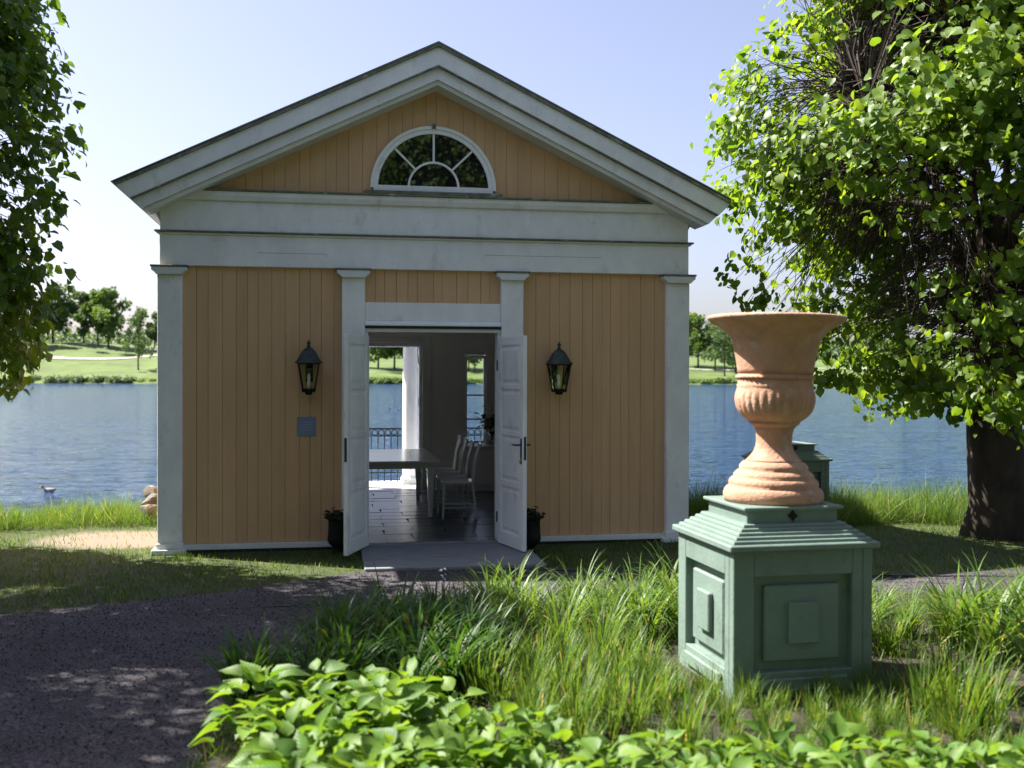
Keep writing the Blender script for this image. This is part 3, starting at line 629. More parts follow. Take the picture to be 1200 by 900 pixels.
# ================================================================== pedestals and urn
def pedestal(name, label, loc, rz, group):
    t = thing(name, label, 'pedestal', loc, rz, group)
    S = .395
    bd = MB().box(-S+.05,S-.05,-S+.05,S-.05,0,.785)
    mk('core', bd, M['ped'], t)
    for k in range(4):
        q = k*math.pi/2
        fr = mk('side_frame', MB().box(-S,-S+.115,-S,-S+.055,.0,.79).box(S-.115,S-.056,-S,-S+.055,.0,.79).box(-S+.115,S-.115,-S+.001,-S+.055,.655,.79).box(-S+.115,S-.115,-S+.001,-S+.055,.0,.155), M['ped'], t, rot=(0,0,q), bevel=.004)
        fp = mk('raised_panel', MB().box(-.215,.215,-S+.018,-S+.055,.205,.605), M['ped'], fr, bevel=.008)
        mk('center_block', MB().box(-.085,.085,-S-.012,-S+.02,.30,.515), M['ped'], fp, bevel=.006)
        mk('plinth_strip', MB().box(-.25,.25,-S-.022,-S-.0005,.055,.125), M['ped'], fr, bevel=.006)
    mk('cap', MB().frus(0,0,.79,S+.03,S+.03,.825,S+.03,S+.03), M['ped'], t, bevel=.006)
    for i, (e, z) in enumerate(((S+.002,.825),(S-.022,.843),(S-.046,.861),(S-.07,.879),(S-.094,.897))):
        mk('step', MB().frus(0,0,z,e,e,z+.018,e-.006,e-.006), M['ped'], t, bevel=.003)
    nk = mk('neck', MB().box(-.262,.262,-.262,.262,.912,.985), M['ped'], t, bevel=.003)
    mk('rosette', MB().prism([(0,-.03),(.012,-.012),(.03,0),(.012,.012),(0,.03),(-.012,.012),(-.03,0),(-.012,-.012)], -.272, -.2615), M['black'], nk, (0,0,.952))
    mk('slab', MB().box(-.287,.287,-.287,.287,.985,1.003), M['ped'], t, bevel=.004)
    return t
PT = R(12)
Fc = at(860, 600, 5.5); pc = Vector((Fc.x, Fc.y, 0))+Vector((math.cos(PT)-math.sin(PT), math.sin(PT)+math.cos(PT), 0))*.395
p1 = pedestal('urn_pedestal', 'square pale green panelled pedestal carrying the terracotta urn', tuple(pc), PT, 'green pedestals')
p2 = copy_tree(p1); q = at(921, 560, 13.7); p2.location = (q.x, q.y, float(gz(q.x, q.y))-.02)
p2['label'] = 'dark shaded pedestal without an urn, on the bank by the water'
ur = thing('terracotta_urn', 'tall terracotta urn with flaring rim and fluted bowl', 'urn', (pc.x+.012, pc.y, 1.002), .3)
ur.rotation_euler.y = R(.9)
up_ = [(.30,2.03),(.36,2.035),(.379,2.03),(.383,2.022),(.379,2.012),(.357,1.995),(.315,1.972),(.278,1.945),(.255,1.918),(.241,1.89),(.229,1.845),(.218,1.79),(.209,1.738),(.206,1.71)]
mk('rim', MB().lathe([(.0,1.9),(.2,1.92),(.26,2.0)]+[(r, z-1.0+1.0) for r, z in up_], 72), M['terra'], ur, (0,0,-1.002), smooth=True)
mk('rope_band', MB().lathe([(.20,1.70),(.213,1.702),(.2165,1.693),(.213,1.684),(.20,1.682)], 144, fn=lambda r, z, a: r+(.0035*math.sin(a*46+z*60) if r > .205 else 0)), M['terra'], ur, (0,0,-1.002), smooth=True)
def flute(r, z, a):
    k = max(0, min(1, (z-1.475)/.03))*max(0, min(1, (1.625-z)/.03)); return r+.0075*k*(abs(math.sin(a*15))-.4)
bp_ = [(.2055,1.715),(.2045,1.668),(.2035,1.655),(.212,1.648),(.207,1.638),(.210,1.626)]+[(r, z) for r, z in ((.2135,1.61),(.2155,1.59),(.2165,1.57),(.2145,1.55),(.209,1.525),(.1985,1.50),(.181,1.476),(.160,1.458))]+[(.137,1.444),(.14,1.438),(.127,1.428),(.112,1.412)]
mk('bowl', MB().lathe(bp_, 180, fn=flute), M['terra'], ur, (0,0,-1.002), smooth=True)
mk('stem', MB().lathe([(.114,1.418),(.105,1.40),(.100,1.375),(.098,1.34),(.101,1.31),(.110,1.283),(.124,1.26),(.145,1.236),(.158,1.224)], 64), M['terra'], ur, (0,0,-1.002), smooth=True)
mk('foot', MB().lathe([(.15,1.228),(.168,1.22),(.184,1.205),(.190,1.19),(.187,1.178),(.199,1.172),(.212,1.16),(.222,1.147),(.219,1.135),(.232,1.13),(.243,1.117),(.247,1.1),(.243,1.085),(.256,1.08),(.268,1.066),(.275,1.045),(.275,1.022),(.268,1.002)], 72), M['terra'], ur, (0,0,-1.002), smooth=True)

# ================================================================== trees
def make_tree(name, label, cat, base, trunk_r, trunk_h, cen, rad, nclu, nleaf, lsize, leaf_m, seed, sparse=None, zmin=None, group=None, big=0, extra_twigs=0, lean=(0,0), droop=.7, rmin=.55, thin=-.9):
    g = np.random.default_rng(seed)
    t = thing(name, label, cat, tuple(base), 0, group)
    b = np.array(base); cen = np.array(cen)-b; rad = np.array(rad)
    tm = MB()
    pts = []; rr = []
    for k in range(9):
        f = k/8; pts.append((lean[0]*f+.05*math.sin(k*1.7), lean[1]*f+.05*math.cos(k*1.3), -.15+f*(trunk_h+.15))); rr.append(trunk_r*((1.3 if k == 0 else 1.08 if k == 1 else 1.0)-.45*max(0, f-.3)))
    pts = [Vector(p) for p in pts]; tm.tube(pts, rr, 18)
    vv = np.array(tm.v); c2 = vv[:, :2].copy(); a_ = np.arctan2(c2[:,1], c2[:,0])
    wob = 1+.08*np.sin(a_*5+vv[:,2]*2)+.05*np.sin(a_*9-vv[:,2]*3); vv[:,:2] *= wob[:,None]; tm.v = [tuple(p) for p in vv]
    mk('trunk', tm, M['bark'], t, smooth=True)
    nodes = []; bmb = MB()
    top = pts[-1]
    nl = 22
    for k in range(nl):
        st = pts[4+int(g.integers(0, 5))]; 
        d = norm(g.normal(0, 1, 3)); d[2] = abs(d[2])*.8-.15; d = norm(d)
        e = cen+d*rad*g.uniform(.55,.72); m = (np.array(st)+e)/2+g.normal(0,.15,3)+np.array([0,0,.15])
        P = [np.array(st), np.array(st)*.55+m*.45+g.normal(0,.05,3), m, m*.5+e*.5+g.normal(0,.08,3), e]
        bmb.tube(P, [trunk_r*.24, trunk_r*.17, trunk_r*.12, trunk_r*.08, trunk_r*.045], 7)
        for a, c in zip(P[:-1], P[1:]):
            for f in (.3, .65, 1.): nodes.append(a*(1-f)+c*f)
    nodes = np.array(nodes)
    # cluster points in the outer shell
    cp = []
    while len(cp) < nclu:
        d = norm(g.normal(0, 1, 3)); r = g.uniform(rmin, 1.0)**.5
        r *= 1+.07*math.sin(d[0]*7+seed)+.06*math.sin(d[2]*9+d[1]*6)
        p = cen+d*rad*r
        if len(cp) > 40 and g.random() < .45: p = cp[int(g.integers(max(0, len(cp)-400), len(cp)))]+g.normal(0,.16,3)*np.array([1,1,.6])
        if (((p-cen)/rad)**2).sum() > 1.06: continue
        if zmin is not None and p[2]+b[2] < zmin+.25*math.sin(p[0]*3)+.2*math.sin(p[1]*4): continue
        nz = math.sin(p[0]*2.1+seed)+math.sin(p[1]*2.4+1)+math.sin(p[2]*2.6+p[0])+g.normal(0,.9)
        if nz < thin: continue
        if sparse and g.random() < sparse(p+b): continue
        cp.append(p)
    cp = np.array(cp)
    tw = MB()
    allp = cp
    if extra_twigs:
        d = norm(g.normal(0,1,(extra_twigs,3))); ex = cen+d*rad*g.uniform(.5,.95,(extra_twigs,1))
        if zmin is not None: ex = ex[ex[:,2]+b[2] > zmin+.3]
        allp = np.concatenate([cp, ex])
    for p in allp:
        i = np.argsort(((nodes-p)**2).sum(1))[int(g.integers(0, 6))]; s_ = nodes[i]; L_ = np.linalg.norm(p-s_)
        m1 = s_*.66+p*.34+g.normal(0,.07*L_,3)+np.array([0,0,.1*L_]); m2 = s_*.3+p*.7+g.normal(0,.07*L_,3)+np.array([0,0,.08*L_])
        tw.tube([s_, m1, (m1+m2)/2+g.normal(0,.05*L_,3), m2, p], [.009,.0065,.0055,.0045,.0025], 3, cap=False)
    bo = mk('branch', bmb, M['bark'], t, smooth=True)
    tag(mk('twigs', tw, M['twig'], bo), kind='stuff')
    # leaves
    P = np.repeat(cp, nleaf, 0); n = len(P); P = P+g.normal(0, .10, (n,3))*np.array([1,1,.6])
    outw = norm((P-cen)/rad)
    d = outw*.5+g.normal(0,.55,(n,3))+np.array([0,0,-droop]); nn_ = outw*.95+np.array([0,0,.4])+g.normal(0,.45,(n,3))
    x, y, z = frame(d, nn_); S_ = lsize*g.uniform(.45,1.35,n); tn = np.clip(g.normal(.5,.28,n)+.25*np.repeat(g.normal(0,1,len(cp)),nleaf)*.6, 0, 1)
    keep = np.ones(n, bool)
    if big:
        w_ = P+b; dist = np.linalg.norm(w_-np.array([0,0,H]), axis=1); pxx = w_[:,0]/np.maximum(w_[:,1],.1); pz = (w_[:,2]-H)/np.maximum(w_[:,1],.1)
        vis = (np.abs(pxx) < .47) & (np.abs(pz) < .35); sc_ = np.where(vis, S_/dist, 0); ids = np.argsort(-sc_)[:big]; keep[ids] = False
    tv_, tf_ = (LT, LF) if big else (LT8, LF8)
    tag(ob('crown', scatter_leaf(tv_, tf_, P[keep], x[keep], y[keep], z[keep], S_[keep], name+'_crown', leaf_m, tn[keep]), t), kind='stuff')
    if big:
        lms = [scatter_leaf(LT, LF, np.zeros((1,3)), np.array([[1.,0,0]]), np.array([[0,1.,0]]), np.array([[0,0,1.]]), np.ones(1), 'leaf', leaf_m, np.array([q])) for q in (.2,.4,.6,.8)]
        for j in ids:
            mt = Matrix((x[j], y[j], z[j])).transposed()
            ob('leaf', lms[j % 4], t, tuple(P[j]), mt.to_euler(), (S_[j],)*3)
    return t
def sparseR(p):
    # open windows in the leaf shell where the bare twigs show
    q = p-np.array([3.6, 9.3, 3.0]); s_ = math.exp(-(q[0]**2/1.1+q[1]**2/2.5+q[2]**2/.4))*.92
    q = p-np.array([3.0, 9.6, 2.6]); s_ = max(s_, math.exp(-(q[0]**2/.8+q[1]**2/2+q[2]**2/.25))*.8)
    return s_
make_tree('linden_tree', 'broad linden tree with a dark trunk and yellow-green leaves by the lakeside lawn', 'tree', (5.14,11.3,0), .285, 3.6, (5.3,11.0,3.95), (3.12,3.1,3.3), 4900, 11, .08, M['leafR'], 3, sparseR, 1.6, 'linden trees', big=290, extra_twigs=2600, thin=-.45)
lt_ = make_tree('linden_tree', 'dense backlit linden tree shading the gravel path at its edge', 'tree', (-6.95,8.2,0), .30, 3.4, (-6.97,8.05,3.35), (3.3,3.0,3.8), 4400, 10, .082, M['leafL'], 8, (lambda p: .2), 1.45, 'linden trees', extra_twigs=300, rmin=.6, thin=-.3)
# trees behind the viewer mirrored in the fanlight; last added to block sky light
for (x, y, s_, r_) in ((-3.6,-5.6,1.1,2.9),(2.2,-5.8,1.15,1.9),(5.6,-1.2,1.5,3.3)):
    c = copy_tree(lt_); c.location = (x, y, -.05); c.scale = (s_,)*3; c.rotation_euler = (0,0,r_)
    c['label'] = 'unseen leafy park tree behind the viewer, for the fanlight reflection and to block sky light'; c['group'] = 'park trees mirrored in the fanlight'

c = copy_tree(lt_); c.location = (-7.9,-1.2,-.03); c.rotation_euler = (0,0,2.2); c['label'] = 'unseen linden added further along the gravel path, its crown only blocking sky light'; c['group'] = 'linden trees'  # unseen tree added to cut ambient light near the ground
# far trees
def far_mesh(kind, seed, mat):
    g = np.random.default_rng(seed); P = []
    nb = {'round':26,'birch':20,'dark':22}[kind]
    for k in range(nb):
        z = g.uniform(.24,.93); w_ = {'round':.30,'birch':.24,'dark':.2}[kind]*math.sqrt(max(.05, math.sin(min(1,(z-.18)/.82)*math.pi)))
        c = np.array([g.normal(0,w_*.65), g.normal(0,w_*.65), z]); rr = g.uniform(.06,.125)
        n = 105 if kind != 'birch' else 65
        P.append(c+norm(g.normal(0,1,(n,3)))*rr*g.uniform(.5,1.05,(n,1)))
    P = np.concatenate(P); n = len(P); d = g.normal(0,1,(n,3))+np.array([0,0,-.4]); x, y, z = frame(d, np.array([0,0,.6])+g.normal(0,.7,(n,3)))
    return scatter_leaf(LT8, LF8, P, x, y, z, g.uniform(.026,.052,n)*(1 if kind != 'birch' else .8), 'crown', mat, np.clip(g.normal(.5,.3,n),0,1))
FM = {('round',0): far_mesh('round',1,M['farleaf']), ('round',1): far_mesh('round',2,M['farleaf']), ('birch',0): far_mesh('birch',3,M['farleafd']), ('dark',0): far_mesh('dark',4,M['farleafd']), ('dark',1): far_mesh('dark',6,M['farleafd'])}
ftk = MB().tube([(0,0,-.02),(.006,.003,.2),(-.004,0,.45),(.003,0,.75)], [.018,.014,.010,.004], 8).mesh('trunk', M['bark'])
def far_tree(px, Y, hgt, kind, var, label, wid=1., group='trees across the lake'):
    X_ = (px-600)/1250*Y; z = float(fz(X_, Y))
    t = thing('shore_tree', label, 'tree', (X_, Y, z-.2), random.uniform(0,6), group); t.scale = (hgt*wid, hgt*wid, hgt)
    ob('trunk', ftk, t); ob('crown', FM[(kind,var)], t)
LB = {'round':'leafy green tree on the grassy slope across the lake','birch':'airy pale birch on the far bank of the lake','dark':'dark dense tree on the hill across the lake'}
for px, Y, h, kd, v, wd in ((62,455,29,'dark',1,1.1),(98,452,23,'dark',0,.95),(115,450,25,'round',0,.8),(127,447,26,'round',1,1.05),(162,392,25,'birch',0,.7),(181,452,18,'dark',1,1.0),(40,440,22,'round',0,1.),
    (443,402,20,'round',1,1.2),(462,404,21,'round',0,1.2),(425,408,20,'dark',0,1.2),(485,410,19,'round',1,1.1),(549,403,19,'dark',1,1.0),(556,400,18,'birch',0,1.0),(572,408,19,'round',1,1.1),(530,412,19,'round',0,1.2),
    (818,432,24,'round',0,1.0),(806,440,22,'dark',1,1.1),(838,418,20,'birch',0,1.1),(849,394,21,'birch',0,.95),(862,410,19,'round',1,1.1),(880,420,20,'dark',0,1.1),(1060,400,14,'round',1,1.2),(1100,410,15,'dark',1,1.2)):
    far_tree(px, Y, h, kd, v, LB[kd], wd)
# woods on the skyline (one mass)
g = np.random.default_rng(77); P = []
for k in range(520):
    x0 = g.uniform(-420, 420); y0 = g.uniform(560, 640); hh = g.uniform(7, 13); zz = float(fz(x0, y0))
    P.append(np.array([x0, y0, zz])+g.normal(0,1,(40,3))*np.array([3.0,3.0,hh*.28])+np.array([0,0,hh*.5]))
P = np.concatenate(P); n = len(P); x, y, z = frame(g.normal(0,1,(n,3)), np.array([0,-.3,.6])+g.normal(0,.6,(n,3)))
tag(ob('distant_wood', scatter_leaf(LT8, LF8, P, x, y, z, g.uniform(1.0,2.2,n), 'distant_wood', M['farleafd'], np.clip(g.normal(.5,.3,n),0,1))), 'distant belt of woodland beyond the far lawns', 'woodland', kind='stuff')
# shore shrubs
def bush_mesh(seed, mat):
    g = np.random.default_rng(seed); n = 420; d = norm(g.normal(0,1,(n,3))); d[:,2] = np.abs(d[:,2]); P = d*np.array([1,.8,.8])*g.uniform(.5,1.05,(n,1))*(1+.2*np.sin(d[:,:1]*6))
    x, y, z = frame(g.normal(0,1,(n,3)), d+g.normal(0,.5,(n,3))); return scatter_leaf(LT8, LF8, P, x, y, z, g.uniform(.14,.26,n), 'shore_shrub', mat, np.clip(g.normal(.5,.3,n),0,1))
BM = [bush_mesh(1, M['farleaf']), bush_mesh(2, M['farleafd'])]
spots = [(60+i*9, 1, 2.6) for i in range(11)]+[(15,1,3),(35,1,3)]+[(165,0,2),(178,0,1.8)]+[(430+i*8,0,2.2+.5*(i % 2)) for i in range(6)]+[(540+i*9,0,2.1) for i in range(4)]+[(812+i*9,0,2.2) for i in range(6)]+[(845,1,2.6),(855,1,2.2)]
for px, k, s_ in spots:
    for Y in np.arange(366, 420, .5):
        X_ = (px-600)/1250*Y
        if fz(X_, Y) > WZ+.35: break
    o = ob('shore_shrub', BM[k], None, (X_, Y+random.uniform(.5,3), float(fz(X_, Y))-.2), (0,0,random.uniform(0,6)), (s_*1.3,s_*1.2,s_))
    tag(o, 'bright green shrub at the far water edge' if k == 0 else 'dark green shrub at the far water edge', 'shrub', 'shrubs along the far shore')

# ================================================================== plants near
def blade_mesh(name, n, rad, h, wdt, curl, mat, seed, spread=.5, seg=5):
    g = np.random.default_rng(seed); V = []; F = []; T = []
    for k in range(n):
        a = g.uniform(0, 2*math.pi); r0 = rad*math.sqrt(g.random()); p0 = np.array([r0*math.cos(a), r0*math.sin(a), 0]); a2 = a+g.normal(0,.6)
        out = np.array([math.cos(a2), math.sin(a2), 0]); L_ = h*g.uniform(.65,1.15); lean = spread*g.uniform(.2,1.); cu = curl*g.uniform(.3,1.3); sd = np.array([-out[1], out[0], 0]); o = len(V)
        p = p0.copy(); ang = lean*.4
        for i in range(seg+1):
            f = i/seg; w_ = wdt*g.uniform(.9,1.1)*(1-f**2.2)*(.6+.6*min(1, f*3)) if i < seg else 0.0008
            V.append(tuple(p-sd*w_/2)); V.append(tuple(p+sd*w_/2))
            ang += cu/seg*(.4+1.4*f); p = p+(out*math.sin(ang)+np.array([0,0,math.cos(ang)]))*L_/seg
        for i in range(seg): F.append((o+2*i, o+2*i+1, o+2*i+3, o+2*i+2)); T.append(min(1,max(0,g.normal(.45,.28))))
    me = bpy.data.meshes.new(name); me.from_pydata(V, [], F); at_ = me.attributes.new('tint','FLOAT','FACE'); at_.data.foreach_set('value', T); me.materials.append(mat)
    me.polygons.foreach_set('use_smooth', [True]*len(F)); me.update(); return me
DAY = [blade_mesh('leaves', 70, .07, .62, .017, 1.9, M['blade'], s_, .9, 7) for s_ in (1,2,3)]
NAR = [blade_mesh('leaves', 60, .08, .42, .010, .7, M['blade'], s_, .6, 5) for s_ in (4,5,6)]
LIL = [blade_mesh('leaves', 60, .08, .55, .024, 1.5, M['blade2'], s_, .9, 6) for s_ in (7,8,9)]
def clump(kind, x, y, s_):
    nm, ms, lab, grp = {'d':('daylily_clump', DAY, 'arching green daylily clump in the bed behind the narrow-leaved plants', 'daylily clumps'),
        'n':('narrow_leaf_clump', NAR, 'upright narrow-leaved green clump in the bed around the pedestal', 'narrow-leaved clumps'),
        'l':('lily_clump', LIL, 'dark green strap-leaved clump at the shaded corner of the bed by the path', 'dark strap-leaved clumps')}[kind]
    if kind == 'd': lab = 'arching daylily clump beyond the pedestal, on the linden side' if x > 1.9 else 'arching daylily clump near the door platform'
    if kind == 'n': lab = 'narrow-leaved clump at the foot of the pedestal' if x > 1.0 and y < 5.4 and x < 2.2 else 'tall narrow-leaved clump in the open soil on the linden side of the pedestal' if x >= 2.0 else 'narrow-leaved green clump between the hostas and the daylilies'
    t = thing(nm, lab, 'plant', (x, y, .015), random.uniform(0,6), grp); t.scale = (s_,)*3
    ob('leaves', random.choice(ms), t)
def inped(x, y): 
    dx, dy = x-pc.x, y-pc.y; return abs(dx*math.cos(PT)+dy*math.sin(PT)) < .46 and abs(-dx*math.sin(PT)+dy*math.cos(PT)) < .46
def fillc(kind, x0, x1, y0, y1, sp, s0, s1, cond=None):
    for x in np.arange(x0, x1, sp):
        for y in np.arange(y0, y1, sp):
            xx, yy = x+random.uniform(-.4,.4)*sp, y+random.uniform(-.4,.4)*sp
            if not inpoly(np.array(xx), np.array(yy), BED) or inped(xx, yy): continue
            if cond and not cond(xx, yy): continue
            clump(kind, xx, yy, random.uniform(s0, s1))
fillc('l', -1.3, -.15, 5.5, 6.6, .26, .7, .95); fillc('l', -1.2, -.1, 6.6, 7.3, .24, .5, .72)
fillc('d', -.15, 1.15, 6.7, 7.6, .28, .52, .78)
fillc('n', -.15, 1.0, 4.65, 6.4, .23, .55, .92, lambda x, y: math.sin(x*5.3)+math.sin(y*6) > -1.1)
fillc('n', .85, 2.2, 4.45, 5.6, .19, .34, .54)
fillc('d', 2.3, 4.2, 6.6, 7.3, .34, .52, .74)
fillc('n', 2.05, 3.4, 5.0, 6.9, .36, .7, 1.05, lambda x, y: math.sin(x*4)+math.sin(y*5) > -.3)
fillc('d', 2.9, 3.6, 5.6, 6.8, .4, .9, 1.1)
fillc('d', 1.2, 2.2, 6.9, 7.8, .4, .7, .9)
# hostas
hv = []; hf = []
for i, (f, wd) in enumerate(((0,.02),(.12,.26),(.3,.40),(.5,.37),(.7,.25),(.87,.11),(1.05,.0))):
    zc = -.28*f*f+.02; e = .30*(1-f*.5)
    hv += [(-wd, f, zc+e*wd*2), (0, f, zc), (wd, f, zc+e*wd*2)]
for i in range(6): hf += [(i*3,i*3+1,i*3+4,i*3+3), (i*3+1,i*3+2,i*3+5,i*3+4)]
HM = []
for k in range(4):
    g = np.random.default_rng(k+40); v = np.array(hv); v[:,2] += .06*np.sin(v[:,1]*8+k)*np.abs(v[:,0])+g.normal(0,.012,len(v)); v[:,0] *= (1,.85,1.1,.95)[k]; v[:,2] += -.12*k/3*v[:,1]**2
    me = bpy.data.meshes.new('leaf'); me.from_pydata(v.tolist(), [], hf); me.polygons.foreach_set('use_smooth', [True]*len(hf)); me.materials.append(M['hosta']); me.update(); HM.append(me)
stalk = MB()
for k in range(9): a = k*.7; stalk.tube([(0,0,0),(.05*math.cos(a),.05*math.sin(a),.12),(.10*math.cos(a),.10*math.sin(a),.2)], .004, 4)
STK = stalk.mesh('stalks', M['blade'])
def hosta(x, y, s_):
    lb = 'bright green hosta at the corner of the bed beside the gravel path' if x < -.75 else 'bright green hosta between the path corner and the narrow-leaved clumps' if x < .35 else 'broad-leaved hosta in the strip in front of the green pedestal' if x < 2.1 else 'broad-leaved hosta in the strip past the pedestal, towards the linden'
    t = thing('hosta_plant', lb, 'plant', (x, y, .01), random.uniform(0,6), 'hostas edging the bed'); t.scale = (s_,)*3
    ob('stalks', STK, t)
    for k in range(38):
        a = k*2.4+random.uniform(-.3,.3); f = math.sqrt((k+.5)/38); r0 = .155*f; z = .29-.14*f*f+random.uniform(-.06,.045); el = 1.05-1.0*f+random.uniform(-.5,.5)
        L_ = random.uniform(.055,.12)
        ob('leaf', random.choice(HM), t, (r0*math.cos(a), r0*math.sin(a), z), (el, random.uniform(-.6,.6), a-math.pi/2+random.uniform(-.4,.4)), (L_*.95, L_, L_))
for x in np.arange(-1.32, 3.2, .215):
    for y in np.arange(3.5, 5.2, .215):
        xx, yy = x+random.uniform(-.07,.07), y+random.uniform(-.07,.07)
        lim = 4.85 if xx < -.35 else 4.85-.62*min(1, (xx+.35)/.7)
        if yy > lim or xx < -.29*yy+.2 or abs(xx/yy) > .56: continue
        hosta(xx, yy, random.uniform(.82,1.05)*(1.12 if xx < -.3 else .95))
# white flower
fl = thing('white_flower', 'single white flower spike among the dark strap leaves', 'flower', (-.42,6.55,.02), 0)
mk('stalk', MB().tube([(0,0,0),(.01,0,.25),(.0,.01,.5)], .004, 5), M['blade2'], fl)
g = np.random.default_rng(3)
pt_ = MB().add([(0,0,0),(-.4,.4,.05),(0,1,-.1),(.4,.4,.05)], [(0,1,2),(0,2,3)]).mesh('petal', M['petal'])
for k in range(9): ob('petal', pt_, fl, (g.normal(0,.008), g.normal(0,.008), .40+.012*k), tuple(g.uniform(-.7,.7,2))+(k*2.1,), (.028,)*3)

# ================================================================== grass
bt = [(-.5,0,0),(.5,0,0),(.35,.5,.06),(-.35,.5,.06),(0,1,.26)]; bf = [(0,1,2,3),(3,2,4)]
def grass(name, P, hgt, wd, mat, label, seed, ln=.38):
    g = np.random.default_rng(seed); n = len(P); d = np.array([0,0,1.])+g.normal(0,ln,(n,3)); x, y, z = frame(d, g.normal(0,1,(n,3)))
    S_ = hgt*g.uniform(.3,1.0,n)*(1+.35*np.sin(P[:,0]*3.1+np.sin(P[:,0]*7))*np.sin(P[:,1]*4))*np.where(g.random(n) < .06, 1.4, 1.15); me = scatter_leaf(bt, bf, P, x*(wd/hgt), y, z, S_, name, mat, np.clip(g.normal(.45,.3,n),0,1))
    return tag(ob(name, me), label, 'grass', kind='stuff')
def lawnpts(n, x0, x1, y0, y1, cond=None):
    X = rng.uniform(x0,x1,n); Y = rng.uniform(y0,y1,n); ok = ~inpoly(X, Y, PATHP) & ~inpoly(X, Y, BED) & (Y < bankY(X)+.5)
    lu = (X-A.x)*math.cos(TH)+(Y-A.y)*math.sin(TH); lv = -(X-A.x)*math.sin(TH)+(Y-A.y)*math.cos(TH)
    ok &= ~((lu > -.05) & (lu < W+.05) & (lv > -.06)) & ~((lu > 1.86) & (lu < 3.5) & (lv > -1.27))
    if cond is not None: ok &= cond(X, Y)
    X, Y = X[ok]+rng.normal(0,.035,ok.sum()), Y[ok]+rng.normal(0,.035,ok.sum()); return np.stack([X, Y, gz(X, Y)], 1)
sandy = lambda X, Y: (sand(X, Y)+rng.normal(0,.5,X.shape) > 1.0) | (rng.random(X.shape) < .04)
grass('lawn_grass', lawnpts(60000,-7.5,.6,7.2,12.8,sandy), .05, .006, M['grass'], 'short lawn grass beside the pavilion and the gravel path', 1)
grass('lawn_grass', lawnpts(60000,.3,9.5,8.8,15.5), .05, .006, M['grass'], 'short lawn grass between the path and the bank under the linden', 2)
X = rng.uniform(-1.4,5,26000); Y = rng.uniform(4.2,8.2,26000); ok = inpoly(X,Y,BED) & (np.sin(X*4.1)+np.sin(Y*4.7+X)+rng.normal(0,.8,X.shape) > -.4)
ok &= ~((np.abs((X-pc.x)*math.cos(PT)+(Y-pc.y)*math.sin(PT)) < .43) & (np.abs(-(X-pc.x)*math.sin(PT)+(Y-pc.y)*math.cos(PT)) < .43))
grass('bed_undergrowth', np.stack([X[ok],Y[ok],np.full(ok.sum(),.015)],1), .15, .007, M['blade'], 'low grassy undergrowth covering the soil between the clumps in the bed', 6, .6)
def bankpts(n, x0, x1, o0, o1):
    X = rng.uniform(x0,x1,n); Y = bankY(X)+rng.uniform(o0,o1,n); return X, Y
X, Y = bankpts(22000,-9,-3.55,-.75,.5); ok = (sand(X,Y) > .9)
grass('bank_grass', np.stack([X[ok],Y[ok],gz(X[ok],Y[ok])-.01],1), .26, .0055, M['tallgrass'], 'tall rough grass on the bank edge beyond the bare sandy patch', 3, .5)
X = rng.uniform(2.2,8,30000); Y = rng.uniform(12.75,14.3,30000)+.2*np.sin(X*3); ok = Y < bankY(X)+.4
kk = np.abs(X-q.x) > .5; ok &= (kk | (Y < q.y-.5)) if False else ok
grass('bank_grass', np.stack([X[ok],Y[ok],gz(X[ok],Y[ok])-.01],1), .46, .006, M['tallgrass'], 'tall bright grass along the bank between the pavilion and the linden trunk', 4, .45)

# ================================================================== stones, ducks
def rock(name, seed, r):
    g = np.random.default_rng(seed); bm = bmesh.new(); bmesh.ops.create_icosphere(bm, subdivisions=3, radius=r)
    ax = norm(g.normal(0,1,(9,3))); of = g.uniform(.45,.8,9)*r
    for v in bm.verts:
        p = np.array(v.co)
        for a, o_ in zip(ax, of):
            dd_ = p@a-o_
            if dd_ > 0: p = p-a*dd_*.9
        v.co = p
    me = bpy.data.meshes.new(name); bm.to_mesh(me); bm.free(); me.materials.append(M['stone']); return me
for i, (px, py, Y, r_, lab) in enumerate(((177,604,12.0,.16,'bottom stone of the rough pile at the pavilion corner'),(178,590,12.05,.13,'middle stone of the rough pile at the pavilion corner'),(177,579,12.1,.10,'top stone of the rough pile at the pavilion corner'),(184,600,12.25,.18,'inner stone of the rough pile against the pavilion wall'))):
    o = ob('rubble_stone', rock('rubble_stone', i+3, r_), None, tuple(at(px, py, Y)), (i,i*2,i)); tag(o, lab, 'stone', 'stones by the pavilion corner')
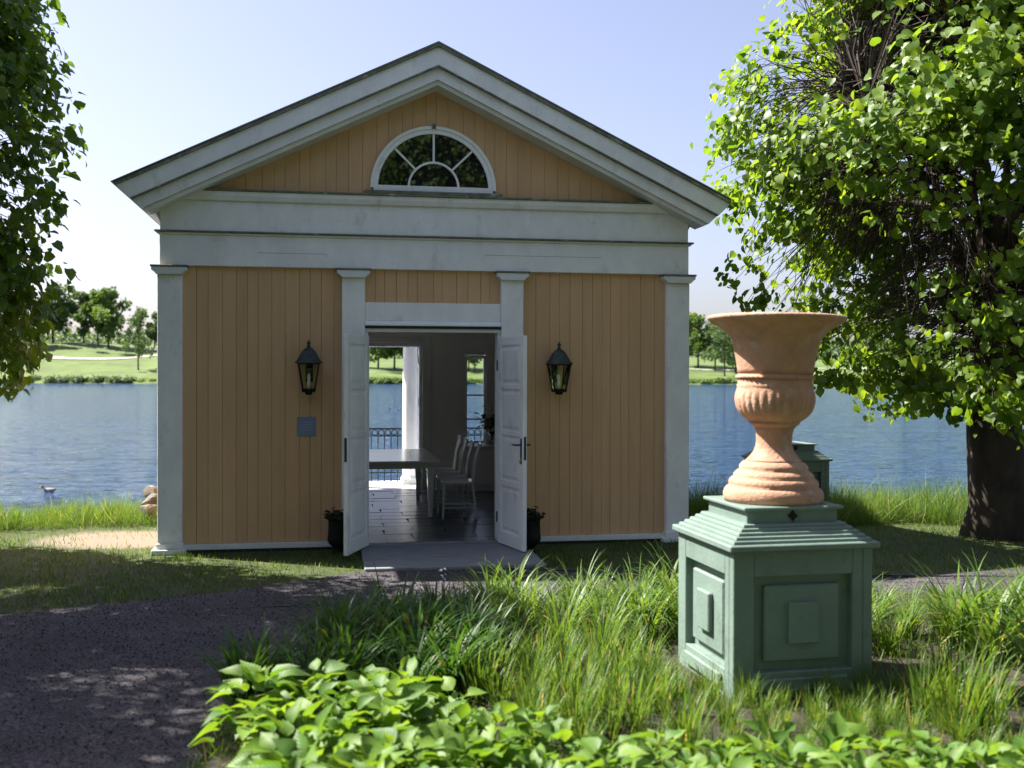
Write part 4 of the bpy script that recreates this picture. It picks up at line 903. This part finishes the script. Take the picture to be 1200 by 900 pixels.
def duck_mesh():
    # loft along x (faces -x)
    st = [(-.235,.115,.004,.004),(-.225,.117,.012,.008),(-.20,.122,.016,.012),(-.185,.128,.026,.026),(-.165,.132,.032,.034),(-.14,.128,.030,.034),(-.125,.105,.028,.034),(-.115,.07,.034,.045),(-.09,.04,.055,.06),(-.03,.028,.078,.07),(.05,.03,.082,.065),(.12,.04,.06,.045),(.17,.055,.03,.022),(.205,.065,.012,.008),(.215,.067,.003,.003)]
    V = []; F = []; n = 14
    for x, z, a, b in st:
        for k in range(n): t = 2*math.pi*k/n; V.append((x, a*math.cos(t), z+b*math.sin(t)))
    for i in range(len(st)-1):
        for k in range(n): F.append((i*n+k, i*n+(k+1) % n, (i+1)*n+(k+1) % n, (i+1)*n+k))
    F.append(tuple(range(n))); F.append(tuple(range(len(st)*n-1, len(st)*n-n-1, -1)))
    m = pmat('mallard_plumage', (.17,.15,.13), .6, .3, 40); t = m.node_tree; N = t.nodes.new; L = t.links.new; b = t.nodes['Principled BSDF']
    tc = N('ShaderNodeTexCoord'); sp = N('ShaderNodeSeparateXYZ'); L(tc.outputs['Object'], sp.inputs[0]); cr = N('ShaderNodeValToRGB'); cr.color_ramp.interpolation = 'CONSTANT'
    e = cr.color_ramp.elements; e[0].position = 0; e[0].color = (.35,.30,.05,1); e[1].position = .1; e[1].color = (.008,.02,.012,1)
    for p, c_ in ((.27,(.5,.5,.48,1)),(.30,(.05,.03,.02,1)),(.40,(.22,.21,.20,1)),(.86,(.02,.02,.02,1)),(.93,(.4,.4,.4,1))): k = e.new(p); k.color = c_
    mr = N('ShaderNodeMapRange'); mr.inputs['From Min'].default_value = -.235; mr.inputs['From Max'].default_value = .215; L(sp.outputs[0], mr.inputs[0]); L(mr.outputs[0], cr.inputs[0]); L(cr.outputs[0], b.inputs['Base Color'])
    me = bpy.data.meshes.new('duck'); me.from_pydata(V, [], F); me.polygons.foreach_set('use_smooth', [True]*len(F)); me.materials.append(m); me.update(); return me
DM = duck_mesh()
for px, py, lab, grp in ((57,576,'mallard duck swimming on the lake off the grassy bank', None),(457,479,'tiny distant duck far out on the lake beyond the railing','distant ducks'),(467,480,'tiny distant duck far out on the lake beyond the railing','distant ducks')):
    o = ob('duck', DM, None, tuple(gr(px, py, WZ)), (0,0,.15)); tag(o, lab, 'duck', grp)
